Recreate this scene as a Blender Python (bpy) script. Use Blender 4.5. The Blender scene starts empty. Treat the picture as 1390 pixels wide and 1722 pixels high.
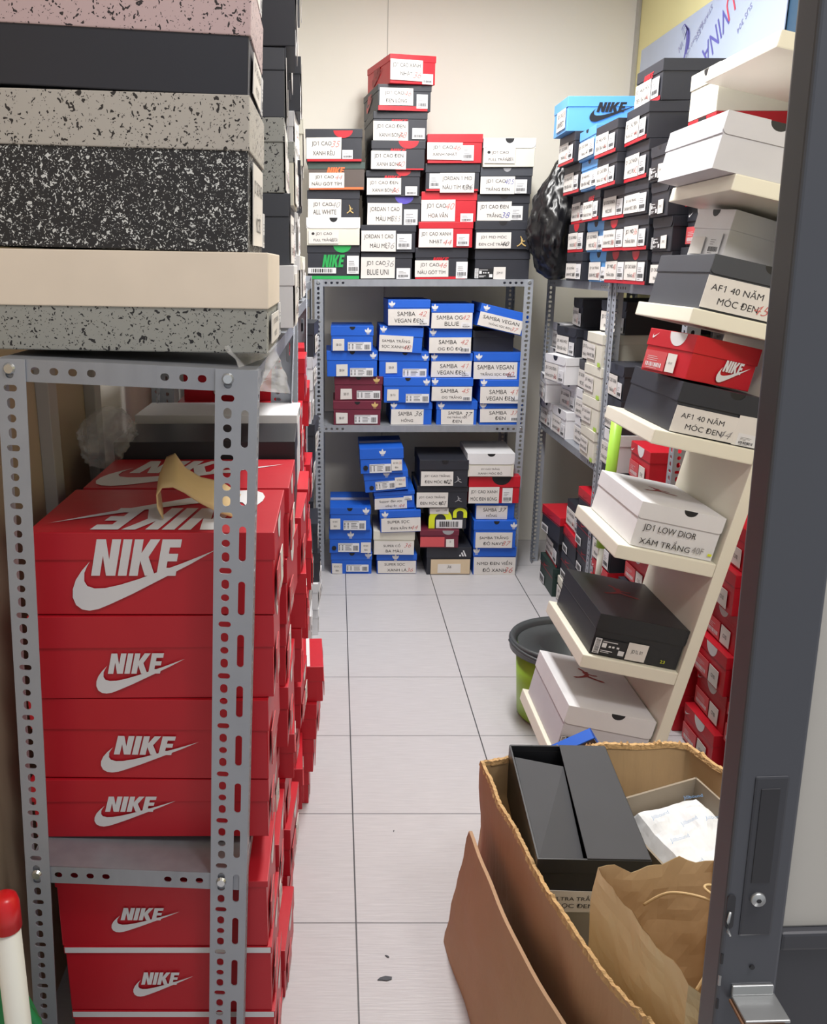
import bpy, bmesh, math, random
from mathutils import Vector, Matrix, noise
random.seed(7)
SC = bpy.context.scene
COL = SC.collection
PI = math.pi
# ------------------------------------------------------------ camera, light, exposure
cam = bpy.data.cameras.new('camera'); camo = bpy.data.objects.new('camera', cam); COL.objects.link(camo)
camo.location = (0, 0, 1.40); camo.rotation_euler = (PI/2 - 0.275, 0, 0)
cam.sensor_fit = 'HORIZONTAL'; cam.sensor_width = 36; cam.lens = 1465/1390*36
cam.shift_x = (695-565)/1390; cam.clip_start = 0.05
SC.camera = camo
SC.view_settings.view_transform = 'Standard'; SC.view_settings.look = 'None'
SC.view_settings.gamma = 1.0; SC.view_settings.use_curve_mapping = False
SC.view_settings.exposure = 0.45
W = bpy.data.worlds.new('world'); SC.world = W; W.use_nodes = True
W.node_tree.nodes['Background'].inputs[0].default_value = (0.93, 0.96, 1.0, 1)
W.node_tree.nodes['Background'].inputs[1].default_value = 0.42
def area(name, loc, size, power, col=(1, 1, 1), rot=(0, 0, 0)):
    l = bpy.data.lights.new(name, 'AREA'); l.shape = 'RECTANGLE'; l.size, l.size_y = size
    l.energy = power; l.color = col
    o = bpy.data.objects.new(name, l); COL.objects.link(o); o.location = loc; o.rotation_euler = rot
    return o
area('store_ceiling_lamp', (0.42, 2.75, 2.62), (0.25, 1.4), 45, (1.0, 0.985, 0.96))
area('shop_ceiling_lamp', (0.80, 0.35, 2.62), (1.0, 0.5), 32, (1.0, 0.95, 0.93))

# ------------------------------------------------------------ materials
def lin(c):
    return tuple(((v/255)/12.92 if v/255 <= 0.04045 else ((v/255+0.055)/1.055)**2.4) for v in c)
MATS = {}
def mat(name, rgb, rough=0.55, metal=0.0, var=0.06, scale=9.0, bump=0.0, bscale=40.0, stretch=(1, 1, 1), coat=0.0):
    if name in MATS: return MATS[name]
    m = bpy.data.materials.new(name); m.use_nodes = True; nt = m.node_tree; N = nt.nodes; Lk = nt.links
    b = N['Principled BSDF']; b.inputs['Roughness'].default_value = rough; b.inputs['Metallic'].default_value = metal
    if coat: b.inputs['Coat Weight'].default_value = coat
    c = lin(rgb)
    tc = N.new('ShaderNodeTexCoord'); mp = N.new('ShaderNodeMapping'); mp.inputs['Scale'].default_value = stretch
    Lk.new(tc.outputs['Object'], mp.inputs[0])
    nz = N.new('ShaderNodeTexNoise'); nz.inputs['Scale'].default_value = scale; nz.inputs['Detail'].default_value = 4
    Lk.new(mp.outputs[0], nz.inputs['Vector'])
    mx = N.new('ShaderNodeMix'); mx.data_type = 'RGBA'
    mx.inputs['A'].default_value = tuple(v*(1-var*1.6) for v in c)+(1,)
    mx.inputs['B'].default_value = tuple(min(1, v*(1+var*1.6)) for v in c)+(1,)
    Lk.new(nz.outputs['Fac'], mx.inputs['Factor']); Lk.new(mx.outputs['Result'], b.inputs['Base Color'])
    if bump:
        n2 = N.new('ShaderNodeTexNoise'); n2.inputs['Scale'].default_value = bscale; n2.inputs['Detail'].default_value = 3
        Lk.new(mp.outputs[0], n2.inputs['Vector'])
        bp = N.new('ShaderNodeBump'); bp.inputs['Strength'].default_value = bump; bp.inputs['Distance'].default_value = 0.01
        Lk.new(n2.outputs['Fac'], bp.inputs['Height']); Lk.new(bp.outputs[0], b.inputs['Normal'])
    MATS[name] = m; return m
def speckle(name, base, dot, s1, th1, s2, th2):
    m = bpy.data.materials.new(name); m.use_nodes = True; nt = m.node_tree; N = nt.nodes; Lk = nt.links
    b = N['Principled BSDF']; b.inputs['Roughness'].default_value = 0.6
    tc = N.new('ShaderNodeTexCoord')
    wn = N.new('ShaderNodeTexNoise'); wn.inputs['Scale'].default_value = s1*0.9; wn.inputs['Detail'].default_value = 1
    ad = N.new('ShaderNodeMixRGB'); ad.blend_type = 'ADD'; ad.inputs[0].default_value = 0.022
    Lk.new(tc.outputs['Object'], wn.inputs['Vector']); Lk.new(tc.outputs['Object'], ad.inputs[1]); Lk.new(wn.outputs['Color'], ad.inputs[2])
    res = None
    for s, th in ((s1, th1), (s2, th2)):
        v = N.new('ShaderNodeTexVoronoi'); v.inputs['Scale'].default_value = s
        Lk.new(ad.outputs[0], v.inputs['Vector'])
        rnd = N.new('ShaderNodeMath'); rnd.operation = 'MULTIPLY'; rnd.inputs[1].default_value = th
        sp = N.new('ShaderNodeSeparateColor'); Lk.new(v.outputs['Color'], sp.inputs[0]); Lk.new(sp.outputs[0], rnd.inputs[0])
        lt = N.new('ShaderNodeMath'); lt.operation = 'LESS_THAN'
        Lk.new(v.outputs['Distance'], lt.inputs[0]); Lk.new(rnd.outputs[0], lt.inputs[1])
        if res is None: res = lt
        else:
            mxx = N.new('ShaderNodeMath'); mxx.operation = 'MAXIMUM'
            Lk.new(res.outputs[0], mxx.inputs[0]); Lk.new(lt.outputs[0], mxx.inputs[1]); res = mxx
    mx = N.new('ShaderNodeMix'); mx.data_type = 'RGBA'
    mx.inputs['A'].default_value = lin(base)+(1,); mx.inputs['B'].default_value = lin(dot)+(1,)
    Lk.new(res.outputs[0], mx.inputs['Factor']); Lk.new(mx.outputs['Result'], b.inputs['Base Color'])
    MATS[name] = m; return m
mat('red', (186, 24, 40), .42, var=.05, scale=5, bump=.22, bscale=7)
for k, rgb, r in (('blk', (38, 40, 49), .5), ('chr', (60, 63, 71), .55), ('brn', (88, 78, 74), .6), ('dgn', (66, 80, 76), .6),
                  ('red', (188, 22, 38), .45), ('red_dark', (160, 18, 34), .5), ('blu', (24, 92, 200), .5), ('sky', (92, 158, 222), .5), ('mar', (104, 30, 52), .55),
                  ('crm', (212, 209, 196), .6), ('wht', (216, 216, 219), .55), ('gyw', (196, 196, 202), .6), ('ivory', (228, 216, 200), .5),
                  ('org', (240, 110, 60), .5), ('grn', (35, 160, 80), .5), ('gold', (200, 170, 110), .4), ('pur', (80, 70, 170), .5),
                  ('yel', (215, 225, 40), .5), ('ink', (22, 22, 26), .5), ('gry', (150, 150, 155), .4), ('pnk', (200, 80, 85), .5),
                  ('bei', (205, 185, 155), .6), ('paper', (214, 210, 206), .7), ('pencil_red', (196, 105, 102), .7), ('pencil', (140, 138, 140), .7),
                  ('pen_blue', (70, 80, 160), .7), ('lime', (170, 205, 70), .5), ('ltx', (38, 36, 38), .7), ('green_dk', (30, 52, 48), .55), ('blackbox', (30, 31, 35), .4), ('inkred', (150, 40, 45), .5)):
    mat(k, rgb, r)
speckle('spk_grey', (150, 152, 148), (34, 34, 38), 120, .42, 230, .30)
speckle('spk_stone', (172, 168, 162), (40, 36, 36), 120, .42, 230, .30)
speckle('spk_pink', (182, 160, 162), (40, 32, 36), 120, .42, 230, .30)
speckle('spk_black', (36, 36, 39), (205, 208, 208), 150, .44, 300, .36)
M = MATS

# ------------------------------------------------------------ mesh helpers
def link(o, parent=None):
    COL.objects.link(o)
    if parent is not None: o.parent = parent
    return o
def fin(name, bm, m, parent=None, smooth=False):
    me = bpy.data.meshes.new(name); bmesh.ops.recalc_face_normals(bm, faces=bm.faces); bm.to_mesh(me); bm.free()
    if smooth: me.polygons.foreach_set('use_smooth', [True]*len(me.polygons))
    me.materials.append(MATS[m] if isinstance(m, str) else m)
    return link(bpy.data.objects.new(name, me), parent)
def bx(bm, x0, x1, y0, y1, z0, z1, bev=0.0, mtx=None):
    r = bmesh.ops.create_cube(bm, size=1.0); vs = r['verts']
    for v in vs: v.co = Vector((x0+(v.co.x+.5)*(x1-x0), y0+(v.co.y+.5)*(y1-y0), z0+(v.co.z+.5)*(z1-z0)))
    if bev:
        es = list({e for v in vs for e in v.link_edges})
        rr = bmesh.ops.bevel(bm, geom=es, offset=bev, segments=2, affect='EDGES', profile=.6)
        vs = list({v for f in rr['faces'] for v in f.verts} | {v for v in vs if v.is_valid})
    if mtx is not None:
        for v in vs: v.co = mtx @ v.co
    return vs
def cyl(bm, p0, p1, r0, r1=None, n=20, caps=True):
    if r1 is None: r1 = r0
    p0, p1 = Vector(p0), Vector(p1); d = p1-p0; q = d.to_track_quat('Z', 'Y').to_matrix()
    A, B = [], []
    for i in range(n):
        a = 2*PI*i/n; u = q @ Vector((math.cos(a), math.sin(a), 0))
        A.append(bm.verts.new(p0+u*r0)); B.append(bm.verts.new(p1+u*r1))
    for i in range(n):
        bm.faces.new((A[i], A[(i+1) % n], B[(i+1) % n], B[i]))
    if caps: bm.faces.new(A[::-1]); bm.faces.new(B)
def tube(bm, pts, r, n=8):
    pts = [Vector(p) for p in pts]; rings = []
    for i, p in enumerate(pts):
        t = (pts[min(i+1, len(pts)-1)]-pts[max(i-1, 0)]).normalized(); q = t.to_track_quat('Z', 'Y').to_matrix()
        rings.append([bm.verts.new(p+q @ Vector((math.cos(2*PI*k/n)*r, math.sin(2*PI*k/n)*r, 0))) for k in range(n)])
    for a, b in zip(rings, rings[1:]):
        for k in range(n): bm.faces.new((a[k], a[(k+1) % n], b[(k+1) % n], b[k]))
    bm.faces.new(rings[0][::-1]); bm.faces.new(rings[-1])
def prism(bm, pts, th, mtx):
    "polygon in local XY, thickness th towards +Z, placed by mtx"
    a = [bm.verts.new(mtx @ Vector((x, y, 0))) for x, y in pts]
    f = bm.faces.new(a)
    if th:
        b = [bm.verts.new(mtx @ Vector((x, y, th))) for x, y in pts]
        bm.faces.new(b[::-1]); n = len(a)
        for i in range(n): bm.faces.new((a[i], b[i], b[(i+1) % n], a[(i+1) % n]))
def smoothpoly(P, n=6):
    "closed Catmull-Rom through P"
    out = []; k = len(P)
    for i in range(k):
        p0, p1, p2, p3 = [Vector(P[(i+j-1) % k]) for j in range(4)]
        for s in range(n):
            t = s/n
            out.append(tuple(.5*((2*p1)+(-p0+p2)*t+(2*p0-5*p1+4*p2-p3)*t*t+(-p0+3*p1-3*p2+p3)*t**3)))
    return out
def tag(o, label, cat, group=None, kind=None):
    if label: o['label'] = label
    if cat: o['category'] = cat
    if group: o['group'] = group
    if kind: o['kind'] = kind
    return o
def empty(name, loc, rot=(0, 0, 0), label=None, cat=None, group=None, kind=None):
    o = bpy.data.objects.new(name, None); o.empty_display_size = .05; COL.objects.link(o)
    o.location = loc; o.rotation_euler = rot
    return tag(o, label, cat, group, kind)
def struct(name, bm, m):
    o = fin(name, bm, m); o['kind'] = 'structure'; return o

# ------------------------------------------------------------ printed marks (unit polygons, height 1)
def nike_polys():
    L = [[(0, 0), (0, 1), (.30, 1), (.50, .45), (.50, 1), (.78, 1), (.78, 0), (.48, 0), (.28, .55), (.28, 0)],
         [(.86, 0), (.86, 1), (1.14, 1), (1.14, 0)],
         [(1.22, 0), (1.22, 1), (1.5, 1), (1.5, .62), (1.72, 1), (2.03, 1), (1.75, .52), (2.05, 0), (1.73, 0), (1.5, .42), (1.5, 0)],
         [(2.1, 0), (2.1, 1), (2.72, 1), (2.72, .78), (2.38, .78), (2.38, .61), (2.68, .61), (2.68, .40), (2.38, .40), (2.38, .22), (2.72, .22), (2.72, 0)]]
    return [[(x+.27*y, y) for x, y in p] for p in L]
NIKE = nike_polys()
# swoosh in the same frame (letters 0..1 high, baseline 0)
def _sw(px, py): return ((px-455)/82.0, (325-py)/88.0)
SWOOSH = [_sw(*p) for p in ((455, 290), (432, 312), (414, 335), (404, 358), (402, 378), (409, 397), (424, 408), (444, 411), (468, 407), (500, 395), (560, 370), (640, 333), (720, 296), (787, 262),
          (735, 281), (690, 297), (640, 313), (580, 333), (530, 347), (490, 355), (462, 356), (443, 350), (436, 338), (438, 318), (446, 303))]
JUMP = [(.0, .12), (.2, .2), (.38, .36), (.46, .5), (.42, .62), (.44, .78), (.34, .92), (.36, 1.0), (.42, .98), (.5, .84), (.52, .76), (.6, .78), (.63, .7), (.58, .64), (.72, .56), (.86, .6), (.88, .54), (.74, .48), (.58, .52), (.58, .4),
        (.76, .26), (.98, .16), (1.0, .08), (.9, .06), (.7, .16), (.5, .3), (.3, .16), (.08, .04)]
def leaf(a):
    P = smoothpoly([(0, 0), (.16, .25), (.2, .5), (0, .82), (-.2, .5), (-.16, .25)], 4)
    c, s = math.cos(a), math.sin(a); return [(x*c+y*s, -x*s+y*c) for x, y in P]
def polyset(kind):
    if kind == 'N': return NIKE
    if kind == 'W': return [SWOOSH]
    if kind == 'NS': return NIKE+[SWOOSH]
    if kind == 'J': return [JUMP]
    if kind == 'T':
        P = [[(x+.5, y+.18) for x, y in leaf(a)] for a in (-.95, 0, .95)]
        return P+[[(.2, .12), (.8, .12), (.78, .06), (.22, .06)], [(.22, -.02), (.78, -.02), (.78, -.08), (.22, -.08)]]
    if kind == '3': return [[(.02, .3), (.2, .42), (.34, .15), (.06, .15)], [(.3, .62), (.48, .74), (.78, .15), (.52, .15)], [(.56, .92), (.72, 1.0), (1.15, .15), (.92, .15)]]
    if kind == 'D': return [[(.5+.5*math.cos(PI+PI*i/14), 1+math.sin(PI+PI*i/14)) for i in range(15)]]
    if kind == 'O': return [[(.5+.5*math.cos(2*PI*i/16), .5+.5*math.sin(2*PI*i/16)) for i in range(16)]]
    if kind == 'R': return [[(0, 0), (1, 0), (1, 1), (0, 1)]]
    if kind == 'Y':
        o = [(.5+.5*math.cos(a), .45+.55*math.sin(a)) for a in [PI*i/16 for i in range(17)]]
        i_ = [(.5+.24*math.cos(a), .45+.26*math.sin(a)) for a in [PI-PI*i/16 for i in range(17)]]
        return [[(1, 0)]+o+[(0, 0), (.26, 0)]+i_+[(.74, 0)]]
PS = {k: polyset(k) for k in ('N', 'W', 'NS', 'J', 'T', '3', 'D', 'O', 'R', 'Y')}
def bounds(ps):
    xs = [p[0] for q in ps for p in q]; ys = [p[1] for q in ps for p in q]
    return min(xs), max(xs), min(ys), max(ys)
def decal(name, kind, m, parent, mtx, x0, x1, z0, z1, rot=0):
    "flat print fitted into the rectangle x0..x1, z0..z1 of a face frame"
    ps = PS[kind]; a0, a1, b0, b1 = bounds(ps); bm = bmesh.new()
    cx, cz = (x0+x1)/2, (z0+z1)/2
    for q in ps:
        pts = []
        for x, y in q:
            u, v = (x-a0)/(a1-a0)-.5, (y-b0)/(b1-b0)-.5
            if rot == 90: u, v = -v, u
            elif rot == 180: u, v = -u, -v
            elif rot == -90: u, v = v, -u
            pts.append((cx+u*(x1-x0), cz+v*(z1-z0)))
        prism(bm, pts, 0, mtx @ Matrix.Translation((0, 0, .00012*ps.index(q))))
    return fin(name, bm, m, parent)
TXT = {}
def textmesh(s, m, thin=False):
    k = (s, m, thin)
    if k in TXT: return TXT[k]
    cu = bpy.data.curves.new('lettering', 'FONT'); cu.body = s.replace('1', '\U0001D7E3'); cu.size = 1; cu.align_x = 'CENTER'; cu.align_y = 'CENTER'
    cu.resolution_u = 3; cu.space_line = .95
    if thin: cu.shear = .35; cu.offset = -.012
    o = bpy.data.objects.new('t', cu); COL.objects.link(o); bpy.context.view_layer.update()
    me = bpy.data.meshes.new_from_object(o.evaluated_get(bpy.context.evaluated_depsgraph_get()))
    bpy.data.objects.remove(o); bpy.data.curves.remove(cu)
    xs = [v.co.x for v in me.vertices] or [0, 1]; ys = [v.co.y for v in me.vertices] or [0, 1]
    me.transform(Matrix.Translation((-(min(xs)+max(xs))/2, -(min(ys)+max(ys))/2, 0)))
    me.materials.clear(); me.materials.append(MATS[m])
    TXT[k] = (me, max(xs)-min(xs), max(ys)-min(ys)); return TXT[k]
def text(s, m, parent, mtx, cx, cz, w, h, thin=False, rot=0, name='lettering'):
    me, tw, th = textmesh(s, m, thin)
    sx, sy = w/tw, h/th
    if sx > sy*1.15: sx = sy*1.15
    if sy > sx*1.5: sy = sx*1.5
    o = link(bpy.data.objects.new(name, me), parent)
    o.matrix_local = mtx @ Matrix.Translation((cx, cz, .0006)) @ Matrix.Rotation(rot, 4, 'Z') @ Matrix.Diagonal((sx, sy, 1, 1))
    return o
# face frames: local (u, v, n) to box coordinates
def frame(face, w, l, h, off=0.0):
    if face == 'front': return Matrix(((1, 0, 0, -w/2), (0, 0, -1, -l/2-off), (0, 1, 0, 0), (0, 0, 0, 1)))
    if face == 'right': return Matrix(((0, 0, 1, w/2+off), (1, 0, 0, -l/2), (0, 1, 0, 0), (0, 0, 0, 1)))
    if face == 'left': return Matrix(((0, 0, -1, -w/2-off), (-1, 0, 0, l/2), (0, 1, 0, 0), (0, 0, 0, 1)))
    if face == 'top': return Matrix(((1, 0, 0, -w/2), (0, 1, 0, -l/2), (0, 0, 1, h+off), (0, 0, 0, 1)))
INKS = {'r': 'pencil_red', 'p': 'pencil', 'k': 'ltx', 'b': 'pen_blue'}
def sheet(parent, F, x0, x1, z0, z1, t, num='', nc='r', th=.0012, m='paper', name='label_sheet', small=False):
    bm = bmesh.new(); j = .0012
    prism(bm, [(x0+random.uniform(-j, j), z0+random.uniform(-j, j)), (x1+random.uniform(-j, j), z0+random.uniform(-j, j)), (x1+random.uniform(-j, j), z1+random.uniform(-j, j)), (x0+random.uniform(-j, j), z1+random.uniform(-j, j))], th, F)
    s = fin(name, bm, m, parent)
    Ft = F @ Matrix.Translation((0, 0, th))
    w, h = x1-x0, z1-z0
    lines = [q for q in t.split('|') if q]; n = len(lines)
    for i, ln in enumerate(lines):
        lh = h*(.26 if n < 3 else .21); zc = z1-h*((i+.75)/(n+.5)) if n > 1 else (z0+z1)/2
        ww = w*.86*min(1, len(ln)/13+.12); 
        shift = -.06*w if (num and i == 0 and len(ln) < 11) else 0
        text(ln, 'ltx', s, Ft, (x0+x1)/2+shift, zc, ww, lh)
    if num: text(num, INKS[nc], s, Ft, x1-w*.16 if t else (x0+x1)/2, (z1-h*.3) if len(lines) < 1 or len(lines[0]) < 9 else z0+h*.28, w*.26, h*.3, thin=True, name='handwriting')
    return s
def sticker(parent, F, x0, x1, z0, z1, kind='S', th=.0014):
    bm = bmesh.new(); prism(bm, [(x0, z0), (x1, z0), (x1, z1), (x0, z1)], th, F)
    s = fin('size_sticker', bm, {'B': 'blackbox', 'P': 'pnk'}.get(kind, 'wht'), parent)
    w, h = x1-x0, z1-z0; Ft = F @ Matrix.Translation((0, 0, th+.0004)); bm = bmesh.new()
    def r(a0, a1, b0, b1): prism(bm, [(x0+a0*w, z0+b0*h), (x0+a1*w, z0+b0*h), (x0+a1*w, z0+b1*h), (x0+a0*w, z0+b1*h)], 0, Ft)
    if kind in ('S', 'P'):
        x = .12
        while x < .86:
            d = random.choice((.02, .035, .05)); r(x, x+d, .16, .38 if h > w*.5 else .8); x += d+random.choice((.02, .03))
        if h > w*.5:
            for q in (.1, .5, .6, .7): r(.15, .15+random.uniform(.3, .6), q-.02, q)
    elif kind == 'A':
        for q in (.2, .36, .52, .68): r(.03, .09, q, q+.08); r(.18, .24, q, q+.08); r(.34, .34+random.uniform(.2, .3), q, q+.05)
        r(.02, .68, .88, .92); x = .72
        while x < .94: d = random.choice((.012, .02)); r(x, x+d, .15, .72); x += d+.012
    fin('sticker_print', bm, 'ltx' if kind != 'P' else 'wht', s)
    if kind == 'B':
        bm = bmesh.new()
        r(0, .2, .0, 1.0)
        r(.24, .38, .45, .75); r(.45, .52, .5, .62); r(.56, .63, .5, .62); r(.7, .78, .5, .62); r(.24, .7, .82, .87); r(.78, .96, .1, .42); r(.24, .6, .22, .27); r(.24, .5, .12, .16)
        fin('sticker_print', bm, 'wht', s)
        bm = bmesh.new(); q = .04
        while q < .95: d = random.choice((.03, .05)); r(.03, .17, q, q+d); q += d+.035
        fin('barcode', bm, 'ltx', s)
    return s
def rpoly(w, lidh, notch=None, rad=.012):
    "front flap of a lid: rounded lower corners, optional thumb notch (centre, radius)"
    P = []
    for i in range(5): a = PI+PI/2*i/4; P.append((rad+rad*math.cos(a), rad+rad*math.sin(a)))
    for i in range(5): a = 1.5*PI+PI/2*i/4; P.append((w-rad+rad*math.cos(a), rad+rad*math.sin(a)))
    P.append((w, lidh))
    if notch:
        c, r = notch
        for i in range(13): a = -PI*i/12; P.append((c+r*math.cos(a), lidh+r*math.sin(a)*.85))
    P.append((0, lidh)); return P
def shoebox(loc, rz, w, l, h, body, lid, lidh, feats=(), label=None, group=None, tilt=0.0, pitch=0.0, flap=None, warp=.0025, cat='shoe box', order='front'):
    root = empty('shoe_box', loc, (pitch, tilt, rz), shorten(label) if label else label, cat, group)
    e = .0024
    bm = bmesh.new(); bx(bm, -w/2+e, w/2-e, -l/2+e, l/2-e, 0, h-.004, .0016)
    for v in bm.verts:
        if warp: v.co += Vector((random.uniform(-1, 1), random.uniform(-1, 1), 0))*warp*.25
    fin('body', bm, body, root)
    bm = bmesh.new()
    if flap is None:
        bx(bm, -w/2, w/2, -l/2, l/2, h-lidh, h, .0016)
    else:
        bx(bm, -w/2, w/2, -l/2+.002, l/2, h-lidh, h, .0016)
    fin('lid', bm, lid, root)
    if flap is not None:
        bm = bmesh.new(); prism(bm, rpoly(w-.001, lidh, flap.get('notch'), flap.get('rad', .012)), .0022, frame('front', w, l, h, -.0018) @ Matrix.Translation((0, h-lidh, 0)))
        fin('front_flap', bm, lid, root)
        if flap.get('notch'):
            c, r = flap['notch']; bm = bmesh.new()
            prism(bm, [(c+r*math.cos(-PI*i/12), h+r*math.sin(-PI*i/12)*.85-.0005) for i in range(13)], 0, frame('front', w, l, h, -.0012))
            fin('thumb_notch', bm, flap.get('in', 'ink'), root)
    lay = 0
    for f in feats:
        k = f[0]; face = 'front'
        if k[0] == '>': face = 'right'; k = k[1:]
        elif k[0] == '<': face = 'left'; k = k[1:]
        elif k[0] == '^': face = 'top'; k = k[1:]
        F = frame(face, w, l, h, .0006+.0002*lay); lay += 1
        if k == 'L': sheet(root, F, f[1], f[2], f[3], f[4], f[5], f[6] if len(f) > 6 else '', f[7] if len(f) > 7 else 'r')
        elif k in 'SABP': sticker(root, F, f[1], f[2], f[3], f[4], k)
        elif k == 'txt': text(f[5], f[6], root, F, (f[1]+f[2])/2, (f[3]+f[4])/2, f[2]-f[1], f[4]-f[3], rot=f[7] if len(f) > 7 else 0)
        else:
            nm = {'D': 'thumb_notch', 'N': 'lettering', 'NS': 'logo_print', 'W': 'logo_print', 'J': 'logo_print', 'T': 'logo_print', '3': 'logo_print', 'R': 'colour_band', 'Y': 'logo_print', 'O': 'finger_hole'}[k]
            x0, x1, z0, z1 = f[1:5]
            if k == 'D': z1 = min(z1, h-.0012)
            if k == 'R': x0 = max(x0, .002); z0 = max(z0, .001); x1 = min(x1, (w if face == 'front' or face == 'top' else l)-.002)
            decal(nm, k, f[5], root, F, x0, x1, z0, z1, f[6] if len(f) > 6 else 0)
    return root
CN = {'blk': 'black', 'chr': 'charcoal', 'brn': 'dark brown', 'dgn': 'dark green', 'red': 'red', 'red_dark': 'deep red', 'blu': 'blue', 'sky': 'light blue', 'mar': 'maroon', 'crm': 'cream', 'wht': 'white',
      'gyw': 'pale grey', 'spk_grey': 'speckled grey', 'spk_stone': 'speckled stone', 'spk_pink': 'speckled pink', 'spk_black': 'white-speckled black', 'ivory': 'ivory', 'green_dk': 'dark green', 'blackbox': 'black'}
ORD = ['topmost', 'second from top', 'third from top', 'fourth from top', 'fifth from top', 'sixth from top', 'seventh from top', 'eighth from top', 'ninth from top']
def ordn(i, n): return ('lowest' if i == n-1 and n > 1 else ORD[i])
def shorten(s): return s.replace(' shoe box', ' box', 1) if len(s.replace('-', ' ').split()) > 15 else s
def cname(b, l): return CN[b] if b == l else '%s-lidded %s' % (CN[l], CN[b])
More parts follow.
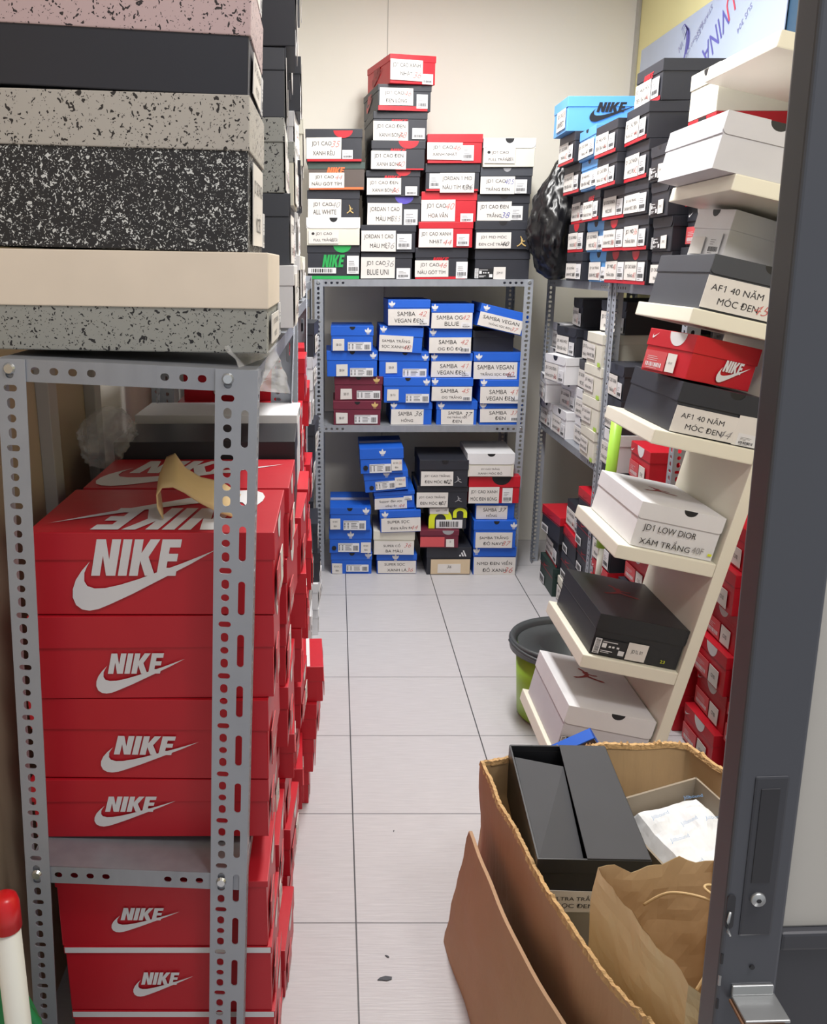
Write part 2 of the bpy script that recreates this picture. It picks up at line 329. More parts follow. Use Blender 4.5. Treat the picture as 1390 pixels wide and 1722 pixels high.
TOP = [
 [
  (-0.0095, 3.945, 1.8252, 0.2397, 0.1289, 'blk', 'blk', 0.0348, [('D', 0.118, 0.1992, 0.0927, 0.1219, 'red'), ('R', 0.0074, 0.236, 0.0007, 0.0105, 'red'), ('L', 0.0037, 0.1512, 0.0105, 0.0941, 'JD1 CAO|XANH RÊU', '35', 'r'), ('S', 0.1549, 0.1992, 0.0105, 0.0453, '')]),
  (0.0016, 3.957, 1.7142, 0.2426, 0.111, 'brn', 'dgn', 0.0272, [('N', 0.0784, 0.1568, 0.0644, 0.0895, 'org'), ('R', 0.0075, 0.2352, -0.0007, 0.0107, 'org'), ('L', 0.0037, 0.1553, 0.0072, 0.068, 'JD1 CAO|NÂU GÓT TÍM', '44', 'r')]),
  (-0.0116, 3.969, 1.6024, 0.2265, 0.1118, 'blk', 'blk', 0.0358, [('L', 0.0038, 0.1472, 0.0, 0.0745, 'JD1 CAO|ALL WHITE', '40', 'p'), ('J', 0.1698, 0.2, 0.0164, 0.0522, 'gold')]),
  (-0.0127, 3.945, 1.4874, 0.2322, 0.115, 'crm', 'wht', 0.0445, [('D', 0.0999, 0.1347, 0.095, 0.1135, 'ink'), ('L', 0.0091, 0.1399, 0.0074, 0.0631, '● JD1 CAO|FULL TRẮNG', '1200k', 'k')]),
  (-0.011, 3.957, 1.345, 0.2311, 0.1424, 'blk', 'blk', 0.0306, [('D', 0.1148, 0.1913, 0.1118, 0.1424, 'grn'), ('N', 0.0651, 0.1645, 0.0507, 0.1031, 'grn'), ('R', 0.0015, 0.2273, 0.0, 0.014, 'grn'), ('S', 0.0038, 0.1263, 0.0245, 0.0489, ''), ('S', 0.1737, 0.2258, 0.0227, 0.0987, '')]),
 ],
 [
  (0.3167, 3.945, 2.1251, 0.2007, 0.1093, 'red', 'red', 0.0257, [('L', 0.0014, 0.1408, 0.0116, 0.0898, 'JD1 CAO XANH|NHẠT', '36', 'r'), ('S', 0.1408, 0.1877, 0.0006, 0.0397, '')], 15, 'ink'),
  (0.2857, 3.957, 2.024, 0.2286, 0.1011, 'blk', 'blk', 0.0247, [('L', 0.0073, 0.1497, 0.0206, 0.0864, 'JD1 CAO|ĐEN LÔNG', '46', 'r'), ('S', 0.1643, 0.2118, 0.0106, 0.0647, ''), ('R', 0.0, 0.2118, 0.0, 0.0188, 'red')], 9, 'red'),
  (0.2699, 3.969, 1.9085, 0.2303, 0.1156, 'blk', 'blk', 0.0281, [('N', 0.0738, 0.1476, 0.0701, 0.0848, 'red'), ('L', 0.0015, 0.1491, 0.0033, 0.0782, 'JD1 CAO ĐEN|XANH BÓNG', '38', 'r'), ('S', 0.1661, 0.22, 0.0087, 0.0514, '')], 5, ''),
  (0.2624, 3.945, 1.7918, 0.2294, 0.1167, 'blk', 'blk', 0.0324, [('D', 0.1147, 0.1998, 0.0843, 0.116, 'red'), ('N', 0.0777, 0.148, 0.0688, 0.0843, 'red'), ('R', 0.1036, 0.222, -0.0013, 0.0067, 'red'), ('L', 0.0, 0.148, 0.0034, 0.0762, 'JD1 CAO ĐEN|XANH BÓNG', '40', 'r')], 3, ''),
  (0.2429, 3.957, 1.6894, 0.2319, 0.1024, 'blk', 'blk', 0.0244, [('D', 0.1272, 0.1908, 0.0801, 0.1024, 'red'), ('N', 0.0748, 0.1496, 0.0627, 0.0815, 'red'), ('L', 0.0037, 0.1496, 0.0049, 0.0718, 'JD1 CAO ĐEN|XANH BÓNG', '36', 'r'), ('S', 0.1683, 0.2192, 0.0021, 0.0383, '')], 2, ''),
  (0.2494, 3.969, 1.5716, 0.2345, 0.1178, 'blk', 'blk', 0.03, [('D', 0.121, 0.2005, 0.0857, 0.1156, 'pur'), ('L', 0.0023, 0.1513, 0.0014, 0.0892, 'JORDAN 1 CAO|MÀU MÈ', '38.5', 'p'), ('S', 0.1604, 0.2194, 0.0, 0.0642, '')], 2, ''),
  (0.2261, 3.945, 1.4582, 0.2373, 0.1134, 'blk', 'blk', 0.0289, [('L', 0.0023, 0.1501, 0.0036, 0.0889, 'JORDAN 1 CAO|MÀU MÈ', '36', 'p'), ('S', 0.1554, 0.2184, 0.0123, 0.0759, '')]),
  (0.2208, 3.957, 1.345, 0.2246, 0.1132, 'blk', 'blk', 0.0248, [('L', 0.0, 0.1487, 0.0033, 0.0925, 'JD1 CAO|BLUE UNI', '36', 'p'), ('S', 0.1556, 0.2154, 0.0017, 0.0471, '')]),
 ],
 [
  (0.5001, 3.945, 1.8196, 0.2326, 0.1154, 'red', 'red', 0.0339, [('L', 0.0, 0.1477, 0.013, 0.0802, 'JD1 CAO|XANH NHẠT', '46', 'r'), ('S', 0.1462, 0.1957, 0.0098, 0.0698, '')]),
  (0.4957, 3.957, 1.7085, 0.233, 0.1111, 'blk', 'blk', 0.0354, [('R', 0.0052, 0.2256, -0.0007, 0.0092, 'red'), ('S', 0.0179, 0.0627, 0.0106, 0.0708, ''), ('L', 0.0627, 0.2091, -0.0057, 0.0729, 'JORDAN 1 MID|NÂU TÍM ĐEN', '36', 'p')]),
  (0.486, 3.969, 1.5845, 0.2395, 0.124, 'red', 'red', 0.036, [('L', 0.0, 0.1473, 0.0029, 0.0901, 'JD1 CAO|HOA VĂN', '40', 'r'), ('S', 0.17, 0.2244, -0.0014, 0.0346, '')]),
  (0.4731, 3.945, 1.4779, 0.2348, 0.1066, 'red', 'red', 0.0274, [('L', 0.0015, 0.1492, 0.0, 0.0778, 'JD1 CAO XANH|NHẠT', '44', 'r'), ('S', 0.1651, 0.2181, 0.0058, 0.0562, '')]),
  (0.46, 3.957, 1.345, 0.2313, 0.1329, 'blk', 'blk', 0.0427, [('N', 0.075, 0.147, 0.0706, 0.0919, 'red'), ('R', 0.0015, 0.2221, 0.0, 0.0115, 'red'), ('L', 0.0, 0.1455, 0.0098, 0.0804, 'JD1 CAO|NÂU GÓT TÍM', '46', 'r'), ('S', 0.18, 0.2297, 0.0033, 0.0738, '')]),
 ],
 [
  (0.7297, 3.945, 1.8043, 0.221, 0.1144, 'crm', 'wht', 0.0393, [('D', 0.0917, 0.1286, 0.0933, 0.113, 'ink'), ('L', 0.0059, 0.1345, 0.014, 0.0737, '● JD1 CAO|FULL TRẮNG', '1200k', 'k')]),
  (0.7249, 3.957, 1.6965, 0.2213, 0.1079, 'blk', 'chr', 0.0345, [('D', 0.0957, 0.1293, 0.0899, 0.1064, 'gry'), ('L', 0.0022, 0.148, 0.0014, 0.0719, 'JD1 CAO|TRẮNG ĐEN', '40.5', 'b'), ('S', 0.148, 0.1989, 0.0029, 0.059, '')]),
  (0.7193, 3.969, 1.5881, 0.2268, 0.1084, 'blk', 'blk', 0.0361, [('D', 0.0967, 0.1345, 0.0903, 0.1084, 'ink'), ('L', 0.0015, 0.1481, 0.0022, 0.0795, 'JD1 CAO ĐEN|TRẮNG', '38', 'b'), ('S', 0.1466, 0.198, 0.0036, 0.0614, '')]),
  (0.7188, 3.945, 1.4706, 0.2386, 0.1175, 'blk', 'blk', 0.0367, [('D', 0.1007, 0.1363, 0.0977, 0.1168, 'ink'), ('L', 0.0061, 0.156, 0.0037, 0.0698, 'JD1 MID MÓC|ĐEN CHỈ TRẮNG', '40', 'k'), ('J', 0.1818, 0.2219, 0.011, 0.0551, 'gold')]),
  (0.7255, 3.957, 1.345, 0.2413, 0.1256, 'blk', 'blk', 0.0413, [('B', 0.0015, 0.0827, 0.0041, 0.0454, ''), ('L', 0.0843, 0.1364, 0.0, 0.0512, 'JDM 01', '', 'r')]),
 ],
]
MID = [
 [
  (0.0712, 3.945, 1.0351, 0.1899, 0.1087, 'blu', 'blu', 0.0413, [('D', 0.0836, 0.1086, 0.0929, 0.1071, 'ink'), ('T', 0.1508, 0.1805, 0.073, 0.1032, 'wht'), ('L', 0.0094, 0.0609, 0.0016, 0.0532, 'SB 03', '', 'r'), ('A', 0.0758, 0.1797, 0.0016, 0.0389, '')]),
  (0.072, 3.957, 0.9193, 0.2298, 0.1158, 'blu', 'blu', 0.0421, [('D', 0.1027, 0.128, 0.0996, 0.1142, 'ink'), ('T', 0.1943, 0.2243, 0.0793, 0.1101, 'wht'), ('L', 0.0427, 0.094, 0.0024, 0.0551, 'SB 04', '', 'r'), ('A', 0.1058, 0.2101, 0.0008, 0.0389, '')]),
  (0.1023, 3.969, 0.8096, 0.2212, 0.1097, 'mar', 'mar', 0.0371, [('D', 0.0974, 0.123, 0.0943, 0.1082, 'ink'), ('T', 0.1765, 0.2068, 0.078, 0.1074, 'gold'), ('L', 0.0279, 0.0799, 0.0054, 0.0541, 'SB 01', '', 'r'), ('A', 0.1022, 0.2092, 0.007, 0.0448, '')]),
  (0.0953, 3.945, 0.7, 0.2184, 0.1096, 'mar', 'mar', 0.036, [('D', 0.0976, 0.1232, 0.094, 0.1081, 'ink'), ('T', 0.1744, 0.2048, 0.0775, 0.1073, 'gold'), ('L', 0.0128, 0.0656, 0.0078, 0.0572, 'SB 07', '', 'r'), ('A', 0.0976, 0.2032, 0.0078, 0.047, '')]),
 ],
 [
  (0.3224, 3.945, 1.1431, 0.1877, 0.1158, 'blu', 'blu', 0.0353, [('T', 0.0023, 0.0318, 0.0833, 0.1102, 'wht'), ('L', 0.0016, 0.1838, 0.0042, 0.0756, 'SAMBA|VEGAN ĐEN', '42', 'r'), ('S', 0.1357, 0.1784, 0.0056, 0.0297, '')]),
  (0.2878, 3.957, 1.0293, 0.1952, 0.1137, 'blu', 'blu', 0.0423, [('T', 0.0016, 0.0314, 0.0853, 0.1145, 'wht'), ('L', 0.0, 0.1505, 0.0038, 0.0738, 'SAMBA TRẮNG|SỌC XANH LÁ', '40', 'r')], 0, '', 2.5),
  (0.3068, 3.969, 0.9175, 0.229, 0.1118, 'blu', 'blu', 0.0398, [('D', 0.1054, 0.1308, 0.0965, 0.1103, 'ink'), ('T', 0.1942, 0.2243, 0.0728, 0.1019, 'wht'), ('L', 0.0309, 0.0824, 0.0168, 0.0659, 'SB 09', '', 'r'), ('A', 0.1086, 0.2164, 0.0, 0.036, '')]),
  (0.3205, 3.945, 0.8022, 0.2128, 0.1153, 'blu', 'blu', 0.0379, [('D', 0.0969, 0.1223, 0.0988, 0.1137, 'ink'), ('T', 0.1786, 0.2088, 0.0799, 0.1112, 'wht'), ('L', 0.0167, 0.0683, 0.0099, 0.0618, 'SB 10', '', 'r'), ('A', 0.1016, 0.2064, 0.0016, 0.0412, '')]),
  (0.3439, 3.957, 0.7, 0.1909, 0.1022, 'blu', 'blu', 0.0306, [('T', -0.0008, 0.0297, 0.0749, 0.1055, 'wht'), ('L', 0.0024, 0.1508, 0.0016, 0.0724, 'SAMBA|HỒNG', '36', 'k')]),
 ],
 [
  (0.5142, 3.945, 1.1324, 0.1878, 0.1085, 'blu', 'blu', 0.0377, [('T', 0.0008, 0.0303, 0.0778, 0.1077, 'wht'), ('L', 0.0016, 0.1824, 0.0016, 0.0692, 'SAMBA OG|BLUE', '42', 'r'), ('S', 0.1343, 0.1785, 0.0047, 0.0275, '')]),
  (0.5104, 3.957, 1.0223, 0.1898, 0.11, 'blu', 'blu', 0.038, [('T', 0.0024, 0.0322, 0.0792, 0.1092, 'wht'), ('L', 0.0016, 0.1883, 0.0024, 0.072, 'SAMBA|OG ĐỎ ĐÔ', '42', 'r'), ('S', 0.1373, 0.1843, 0.0055, 0.0277, '')]),
  (0.5218, 3.969, 0.9136, 0.1879, 0.1087, 'blu', 'blu', 0.0349, [('T', -0.0008, 0.0293, 0.0792, 0.1087, 'wht'), ('L', 0.0016, 0.1823, 0.0023, 0.0738, 'SAMBA|VEGAN ĐEN', '41', 'r'), ('S', 0.1348, 0.1784, 0.0039, 0.0272, '')]),
  (0.5248, 3.945, 0.8078, 0.1881, 0.1057, 'blu', 'blu', 0.035, [('T', 0.0008, 0.031, 0.0758, 0.1074, 'wht'), ('L', 0.0016, 0.1842, 0.0033, 0.0683, 'SAMBA|OG TRẮNG', '45', 'r'), ('S', 0.1405, 0.1802, 0.005, 0.0241, '')]),
  (0.5507, 3.957, 0.7, 0.1877, 0.1078, 'blu', 'blu', 0.0365, [('T', 0.0072, 0.0377, 0.0722, 0.1037, 'wht'), ('L', 0.0225, 0.1708, 0.0017, 0.0689, 'SAMBA|OG TRẮNG SỌC|ĐEN', '37', 'k')]),
 ],
 [
  (0.7284, 3.945, 1.1201, 0.2215, 0.0997, 'blu', 'blu', 0.037, [('T', 0.0109, 0.0404, 0.0705, 0.0975, 'wht'), ('L', 0.0039, 0.2021, 0.0036, 0.0626, 'SAMBA VEGAN|TRẮNG SỌC ĐEN', '37', 'r')], 0, '', 13),
  (0.7138, 3.957, 1.0262, 0.1883, 0.0939, 'blk', 'blk', 0.0313, []),
  (0.7332, 3.969, 0.9057, 0.2268, 0.1205, 'blu', 'blu', 0.0389, [('T', 0.0087, 0.0389, 0.0871, 0.1166, 'wht'), ('L', 0.0016, 0.1982, 0.0016, 0.0778, 'SAMBA VEGAN|TRẮNG SỌC ĐEN', '40', 'r'), ('S', 0.1491, 0.1951, 0.007, 0.0311, '')]),
  (0.7468, 3.945, 0.7982, 0.1914, 0.1075, 'blu', 'blu', 0.0287, [('T', 0.0008, 0.031, 0.0812, 0.1124, 'wht'), ('L', 0.0016, 0.1843, 0.0025, 0.0763, 'SAMBA|VEGAN ĐEN', '41', 'r'), ('S', 0.1366, 0.1795, 0.0082, 0.0353, '')]),
  (0.7529, 3.957, 0.7, 0.1966, 0.0982, 'blu', 'blu', 0.0234, [('T', 0.0008, 0.0313, 0.0741, 0.1037, 'wht'), ('L', 0.0032, 0.1894, 0.0125, 0.0733, 'SAMBA|ĐEN', '37', 'r'), ('S', 0.1412, 0.1862, 0.0164, 0.0359, '')]),
 ],
]
LOW = [
 [
  (0.0657, 3.86, 0.2228, 0.1886, 0.109, 'blu', 'blu', 0.0319, [('D', 0.0785, 0.1044, 0.0922, 0.1081, 'ink'), ('T', 0.1505, 0.1813, 0.0762, 0.1099, 'wht'), ('L', 0.0016, 0.0469, 0.0044, 0.0576, 'SÓ SỌC|ĐEN', '', 'r'), ('A', 0.0623, 0.1659, 0.0018, 0.047, '')], 0, 'str'),
  (0.0664, 3.872, 0.1073, 0.1987, 0.1155, 'blu', 'blu', 0.0451, [('T', 0.085, 0.1161, 0.0731, 0.1074, 'wht'), ('O', 0.0123, 0.0343, 0.0144, 0.0361, 'ink'), ('A', 0.0425, 0.1406, 0.0072, 0.0496, ''), ('L', 0.1488, 0.1946, 0.0018, 0.0523, 'SÓ SỌC|ĐEN', '', 'r')], 0, 'str'),
  (0.072, 3.884, 0.0, 0.1942, 0.1073, 'blu', 'blu', 0.0363, [('D', 0.0859, 0.1124, 0.0908, 0.1064, 'ink'), ('T', 0.1603, 0.1917, 0.077, 0.1099, 'wht'), ('L', 0.0058, 0.0545, 0.0017, 0.0528, 'SÓ SỌC|ĐEN', '37', 'r'), ('A', 0.0727, 0.1777, 0.0121, 0.0467, '')]),
 ],
 [
  (0.2086, 3.86, 0.4961, 0.1985, 0.1164, 'blu', 'blu', 0.0482, [('T', 0.0882, 0.1183, 0.0815, 0.1131, 'wht'), ('O', 0.0143, 0.0365, 0.0158, 0.0391, 'ink'), ('A', 0.0429, 0.143, 0.0042, 0.0441, ''), ('L', 0.1414, 0.1898, 0.0108, 0.0624, 'SÓ SỌC|ĐEN', '36', 'r')], 0, 'str', -2),
  (0.2336, 3.872, 0.4047, 0.203, 0.0914, 'blu', 'blu', 0.0334, [('T', 0.0891, 0.1196, 0.066, 0.0962, 'wht'), ('O', 0.0217, 0.0425, 0.0111, 0.0318, 'ink'), ('A', 0.0505, 0.1404, 0.0095, 0.0477, ''), ('L', 0.1404, 0.1886, 0.0143, 0.062, 'SÓ SỌC|ĐEN', '40', 'r')], 0, '', -5),
  (0.2717, 3.884, 0.3209, 0.1878, 0.0838, 'blu', 'blu', 0.0171, [('L', 0.0016, 0.1498, 0.0, 0.0528, 'Supper đen sọc|trắng rằn', '44', 'r'), ('S', 0.136, 0.1741, 0.0388, 0.059, '')], 0, '', -3),
  (0.2981, 3.86, 0.216, 0.1887, 0.1049, 'blu', 'blu', 0.0332, [('T', 0.0089, 0.0397, 0.0708, 0.104, 'wht'), ('L', 0.0065, 0.1871, 0.0044, 0.0699, 'SUPER SỌC|ĐEN RẰN RI', '44', 'r')], 0, '', -2),
  (0.2697, 3.872, 0.0986, 0.1931, 0.1174, 'crm', 'crm', 0.0433, [('L', 0.0065, 0.1898, 0.0018, 0.0677, 'SUPER CỔ|BA MÀU', '36', 'r')]),
  (0.2848, 3.884, 0.0, 0.1901, 0.0986, 'blu', 'blu', 0.0292, [('T', 0.0736, 0.105, 0.0666, 0.1013, 'wht'), ('L', 0.0066, 0.1868, 0.0037, 0.0657, 'SUPER SỌC|XANH LÁ', '36', 'r')]),
 ],
 [
  (0.4902, 3.86, 0.4301, 0.2233, 0.1258, 'blk', 'blk', 0.0453, [('D', 0.0997, 0.1316, 0.1048, 0.1249, 'ink'), ('L', 0.008, 0.1539, 0.0059, 0.0729, 'JD1 CAO TRẮNG|ĐEN MÓC ĐỎ', '42', 'k'), ('J', 0.1595, 0.1938, 0.0193, 0.0503, 'gry')]),
  (0.4874, 3.872, 0.3268, 0.2338, 0.1033, 'blk', 'blk', 0.0258, [('L', -0.0016, 0.1427, 0.0043, 0.0732, 'JD1 CAO TRẮNG|ĐEN MÓC ĐỎ', '41', 'k'), ('J', 0.1749, 0.208, 0.0284, 0.0577, 'gry')]),
  (0.5168, 3.884, 0.223, 0.1792, 0.1038, 'blk', 'blk', 0.0238, [('Y', 0.0024, 0.1099, 0.0016, 0.0998, 'yel'), ('Y', 0.114, 0.1792, 0.0539, 0.1014, 'yel'), ('S', 0.0366, 0.1588, 0.0032, 0.0444, ''), ('L', 0.0057, 0.0937, 0.0721, 0.0998, 'DT', '26', 'k')]),
  (0.4795, 3.86, 0.1371, 0.1808, 0.0859, 'mar', 'mar', 0.025, [('R', 0.0016, 0.114, 0.0054, 0.0537, 'pnk'), ('D', 0.1035, 0.1564, 0.0644, 0.0841, 'gry'), ('L', 0.1222, 0.158, 0.0054, 0.0429, '', '36', 'k')]),
  (0.5284, 3.872, 0.0, 0.2098, 0.1371, 'blk', 'blk', 0.0524, [('3', 0.1522, 0.1868, 0.0914, 0.1219, 'wht'), ('R', 0.0206, 0.2049, 0.0038, 0.0771, 'bei'), ('L', 0.0535, 0.1604, 0.0105, 0.0533, '', '36', 'k')]),
 ],
 [
  (0.7017, 3.86, 0.4772, 0.214, 0.1087, 'crm', 'wht', 0.0502, [('D', 0.0891, 0.1249, 0.0936, 0.107, 'ink'), ('L', 0.0111, 0.1973, 0.0033, 0.0518, 'JD1 CAO TRẮNG|XANH MÓC ĐỎ', '', 'r')]),
  (0.7243, 3.872, 0.3495, 0.2348, 0.1277, 'red', 'red', 0.0518, [('D', 0.1045, 0.193, 0.0863, 0.126, 'ink'), ('L', 0.0008, 0.1407, 0.0, 0.0759, 'JD1 CAO XANH|MÓC ĐEN BÓNG', '', 'r'), ('S', 0.1552, 0.2018, 0.0017, 0.0725, '')]),
  (0.735, 3.884, 0.2687, 0.1836, 0.0808, 'blu', 'blu', 0.0124, [('L', 0.0049, 0.1495, 0.0016, 0.0652, 'SAMBA|HỒNG', '37', 'k')]),
  (0.7358, 3.86, 0.1371, 0.1985, 0.1316, 'blu', 'blu', 0.0439, [('D', 0.0919, 0.1179, 0.114, 0.1298, 'ink'), ('T', 0.1692, 0.2001, 0.0921, 0.1254, 'wht'), ('L', 0.0098, 0.1806, 0.0018, 0.0754, 'SAMBA TRẮNG|ĐỎ NAVY', '37', 'r')], 0, 'str'),
  (0.7422, 3.872, 0.0, 0.2016, 0.1371, 'blu', 'blu', 0.0447, [('T', -0.0008, 0.0304, 0.1004, 0.1381, 'wht'), ('L', 0.0041, 0.1991, 0.0, 0.0875, 'NMD ĐEN VIỀN|ĐỎ XANH', '36', 'r')]),
 ],
]
# ------------------------------------------------------------ room shell
XL, XR, YB, ZC = -0.56, 1.372, 4.42, 2.72
mat('wall_paint', (238, 234, 225), .7, var=.02, scale=1.5)
mat('wall_cream', (222, 214, 160), .75, var=.05, scale=2.5)
mat('wall_beige', (190, 172, 145), .75, var=.05, scale=2.5)
mat('trim_grey', (178, 176, 170), .6)
bm = bmesh.new(); bx(bm, XL-.3, 2.6, -1.6, YB+.1, -.06, 0); fl = struct('floor', bm, 'wall_paint')
def floor_mat():
    m = bpy.data.materials.new('floor_tile'); m.use_nodes = True; nt = m.node_tree; N = nt.nodes; Lk = nt.links; b = N['Principled BSDF']
    tc = N.new('ShaderNodeTexCoord'); mp = N.new('ShaderNodeMapping'); mp.inputs['Location'].default_value = (-.044, -1.61+.0, 0)
    Lk.new(tc.outputs['Object'], mp.inputs[0])
    sx = N.new('ShaderNodeSeparateXYZ'); Lk.new(mp.outputs[0], sx.inputs[0])
    def mth(op, a, b_=None):
        n = N.new('ShaderNodeMath'); n.operation = op
        for i, q in enumerate((a, b_)):
            if q is None: continue
            if isinstance(q, (int, float)): n.inputs[i].default_value = q
            else: Lk.new(q, n.inputs[i])
        return n.outputs[0]
    ln = []
    for ax, wd in ((0, .0018), (1, .0013)):
        d = mth('DIVIDE', sx.outputs[ax], .4); r = mth('ROUND', d); df = mth('MULTIPLY', mth('ABSOLUTE', mth('SUBTRACT', d, r)), .4)
        ln.append(mth('LESS_THAN', df, wd))
    g = mth('MAXIMUM', ln[0], ln[1])
    m2 = N.new('ShaderNodeMapping'); m2.inputs['Scale'].default_value = (6, 90, 1); Lk.new(tc.outputs['Object'], m2.inputs[0])
    nz = N.new('ShaderNodeTexNoise'); nz.inputs['Scale'].default_value = 2.2; nz.inputs['Detail'].default_value = 6; Lk.new(m2.outputs[0], nz.inputs['Vector'])
    cr = N.new('ShaderNodeMix'); cr.data_type = 'RGBA'; cr.inputs['A'].default_value = lin((176, 174, 177))+(1,); cr.inputs['B'].default_value = lin((200, 198, 201))+(1,)
    Lk.new(nz.outputs['Fac'], cr.inputs['Factor'])
    c2 = N.new('ShaderNodeMix'); c2.data_type = 'RGBA'; Lk.new(g, c2.inputs['Factor']); Lk.new(cr.outputs['Result'], c2.inputs['A']); c2.inputs['B'].default_value = lin((70, 70, 74))+(1,)
    Lk.new(c2.outputs['Result'], b.inputs['Base Color']); b.inputs['Roughness'].default_value = .42
    bp = N.new('ShaderNodeBump'); bp.inputs['Strength'].default_value = .25; bp.inputs['Distance'].default_value = .002; Lk.new(mth('SUBTRACT', nz.outputs['Fac'], g), bp.inputs['Height']); Lk.new(bp.outputs[0], b.inputs['Normal'])
    return m
fl.data.materials.clear(); fl.data.materials.append(floor_mat())
bm = bmesh.new(); bx(bm, XL-.1, XR+.1, YB, YB+.1, 0, ZC); struct('wall_back', bm, 'wall_paint')
bm = bmesh.new(); bx(bm, XR, XR+.1, .75, YB, 0, ZC); struct('wall_right', bm, 'wall_cream')
bm = bmesh.new(); bx(bm, XL-.1, XL, .2, 1.95, 0, ZC); struct('wall_left', bm, 'wall_beige')
bm = bmesh.new(); bx(bm, XL-.1, XL, 1.95, YB, 0, ZC); struct('wall_left', bm, 'wall_paint')
bm = bmesh.new(); bx(bm, XL-.1, XR+.1, .5, YB+.1, ZC, ZC+.08); struct('ceiling', bm, 'wall_paint')
for i, y in enumerate((1.62, 1.93)):
    bm = bmesh.new(); bx(bm, XL, XL+.025, y, y+.05, 0, ZC, .002); struct('trim_%d' % (i+1), bm, 'trim_grey')
bm = bmesh.new(); bx(bm, .235-.0015, .235+.0015, YB-.002, YB+.001, 0, ZC); struct('trim_3', bm, 'trim_grey')   # joint between wall panels
bm = bmesh.new(); bx(bm, XR-.012, XR-.001, YB-.04, YB, 0, ZC); struct('trim_4', bm, 'trim_grey')

# ------------------------------------------------------------ slotted steel racks
mat('steel_grey', (158, 163, 172), .42, metal=.25, var=.07, scale=14)
mat('steel_shelf', (150, 154, 162), .4, metal=.35, var=.12, scale=8, stretch=(4, 4, 1))
mat('bolt_steel', (205, 208, 210), .25, metal=.9)
def hole(cx, cy, w, h, n=5):
    r = min(w, h)/2; P = []
    for qx, qy, a0 in ((1, 1, 0), (-1, 1, 90), (-1, -1, 180), (1, -1, 270)):
        for i in range(n): a = math.radians(a0+90*i/(n-1)); P.append((cx+qx*(w/2-r)+r*math.cos(a), cy+qy*(h/2-r)+r*math.sin(a)))
    return P
PLC = {}
def platemesh(w, h, holes, th, key, m='steel_grey'):
    if key in PLC: return PLC[key]
    cu = bpy.data.curves.new('plate', 'CURVE'); cu.dimensions = '2D'; cu.fill_mode = 'BOTH'; cu.extrude = th/2
    for P in [[(0, 0), (w, 0), (w, h), (0, h)]]+holes:
        s = cu.splines.new('POLY'); s.points.add(len(P)-1); s.use_cyclic_u = True
        for p, (x, y) in zip(s.points, P): p.co = (x, y, 0, 1)
    o = bpy.data.objects.new('t', cu); COL.objects.link(o); bpy.context.view_layer.update()
    me = bpy.data.meshes.new_from_object(o.evaluated_get(bpy.context.evaluated_depsgraph_get()))
    bpy.data.objects.remove(o); bpy.data.curves.remove(cu)
    me.materials.clear(); me.materials.append(MATS[m]); PLC[key] = me; return me
def posthole(h, wide):
    H = []; z = .015; i = 0
    while z < h-.01:
        k = i % 4
        x = .040 if wide else .017
        H.append(hole(x, z, *((.018, .009) if k == 0 else (.011, .015) if k in (1, 3) else (.012, .011))))
        if wide and k == 2 and z < h-.03: H.append(hole(.0165, z, .010, .052))
        z += .0205; i += 1
    return H
def join(name, parts, parent):
    bm = bmesh.new()
    for me, mx in parts:
        n = len(bm.verts); bm.from_mesh(me); bm.verts.ensure_lookup_table()
        for v in bm.verts[n:]: v.co = mx @ v.co
    return fin(name, bm, parts[0][0].materials[0], parent)
def post(parent, x, y, h, sx, sy, wide=False):
    "angle post: wide plate in XZ from (x,y) towards sx, narrow plate in YZ towards sy"
    wx = .057 if wide else .038
    A = platemesh(wx, h, posthole(h, wide), .002, ('A', round(h, 3), wide))
    B = platemesh(.036, h, posthole(h, False), .002, ('B', round(h, 3)))
    mA = Matrix(((sx, 0, 0, x), (0, 0, 1, y), (0, 1, 0, 0), (0, 0, 0, 1)))
    mB = Matrix(((0, 0, 1, x+sx*.001), (sy, 0, 0, y), (0, 1, 0, 0), (0, 0, 0, 1)))
    return join('post', [(A, mA), (B, mB)], parent)
def shelf(parent, w, d, z, th=.03):
    o = None
    bm = bmesh.new(); bx(bm, .003, w-.003, .003, d-.003, z-.002, z, 0)
    for i in range(3): bx(bm, .004, w-.004, d*(i+1)/4-.012, d*(i+1)/4+.012, z-.016, z-.002)
    def lip(L):
        H = [hole(q, th/2, .012, .010) for q in (.05, .075, .10, .125) if q < L/2]; H += [[(L-x, y) for x, y in q] for q in H]
        return platemesh(L, th, H, .0015, ('lip', round(L, 3)))
    for me, mx in ((lip(w), Matrix(((1, 0, 0, 0), (0, 0, 1, .0025), (0, 1, 0, z-th), (0, 0, 0, 1)))), (lip(w), Matrix(((1, 0, 0, 0), (0, 0, 1, d-.0025), (0, 1, 0, z-th), (0, 0, 0, 1)))),
                   (lip(d), Matrix(((0, 0, 1, .0025), (1, 0, 0, 0), (0, 1, 0, z-th), (0, 0, 0, 1)))), (lip(d), Matrix(((0, 0, 1, w-.0025), (1, 0, 0, 0), (0, 1, 0, z-th), (0, 0, 0, 1))))):
        n = len(bm.verts); bm.from_mesh(me); bm.verts.ensure_lookup_table()
        for v in bm.verts[n:]: v.co = mx @ v.co
    return fin('shelf', bm, 'steel_shelf', parent)
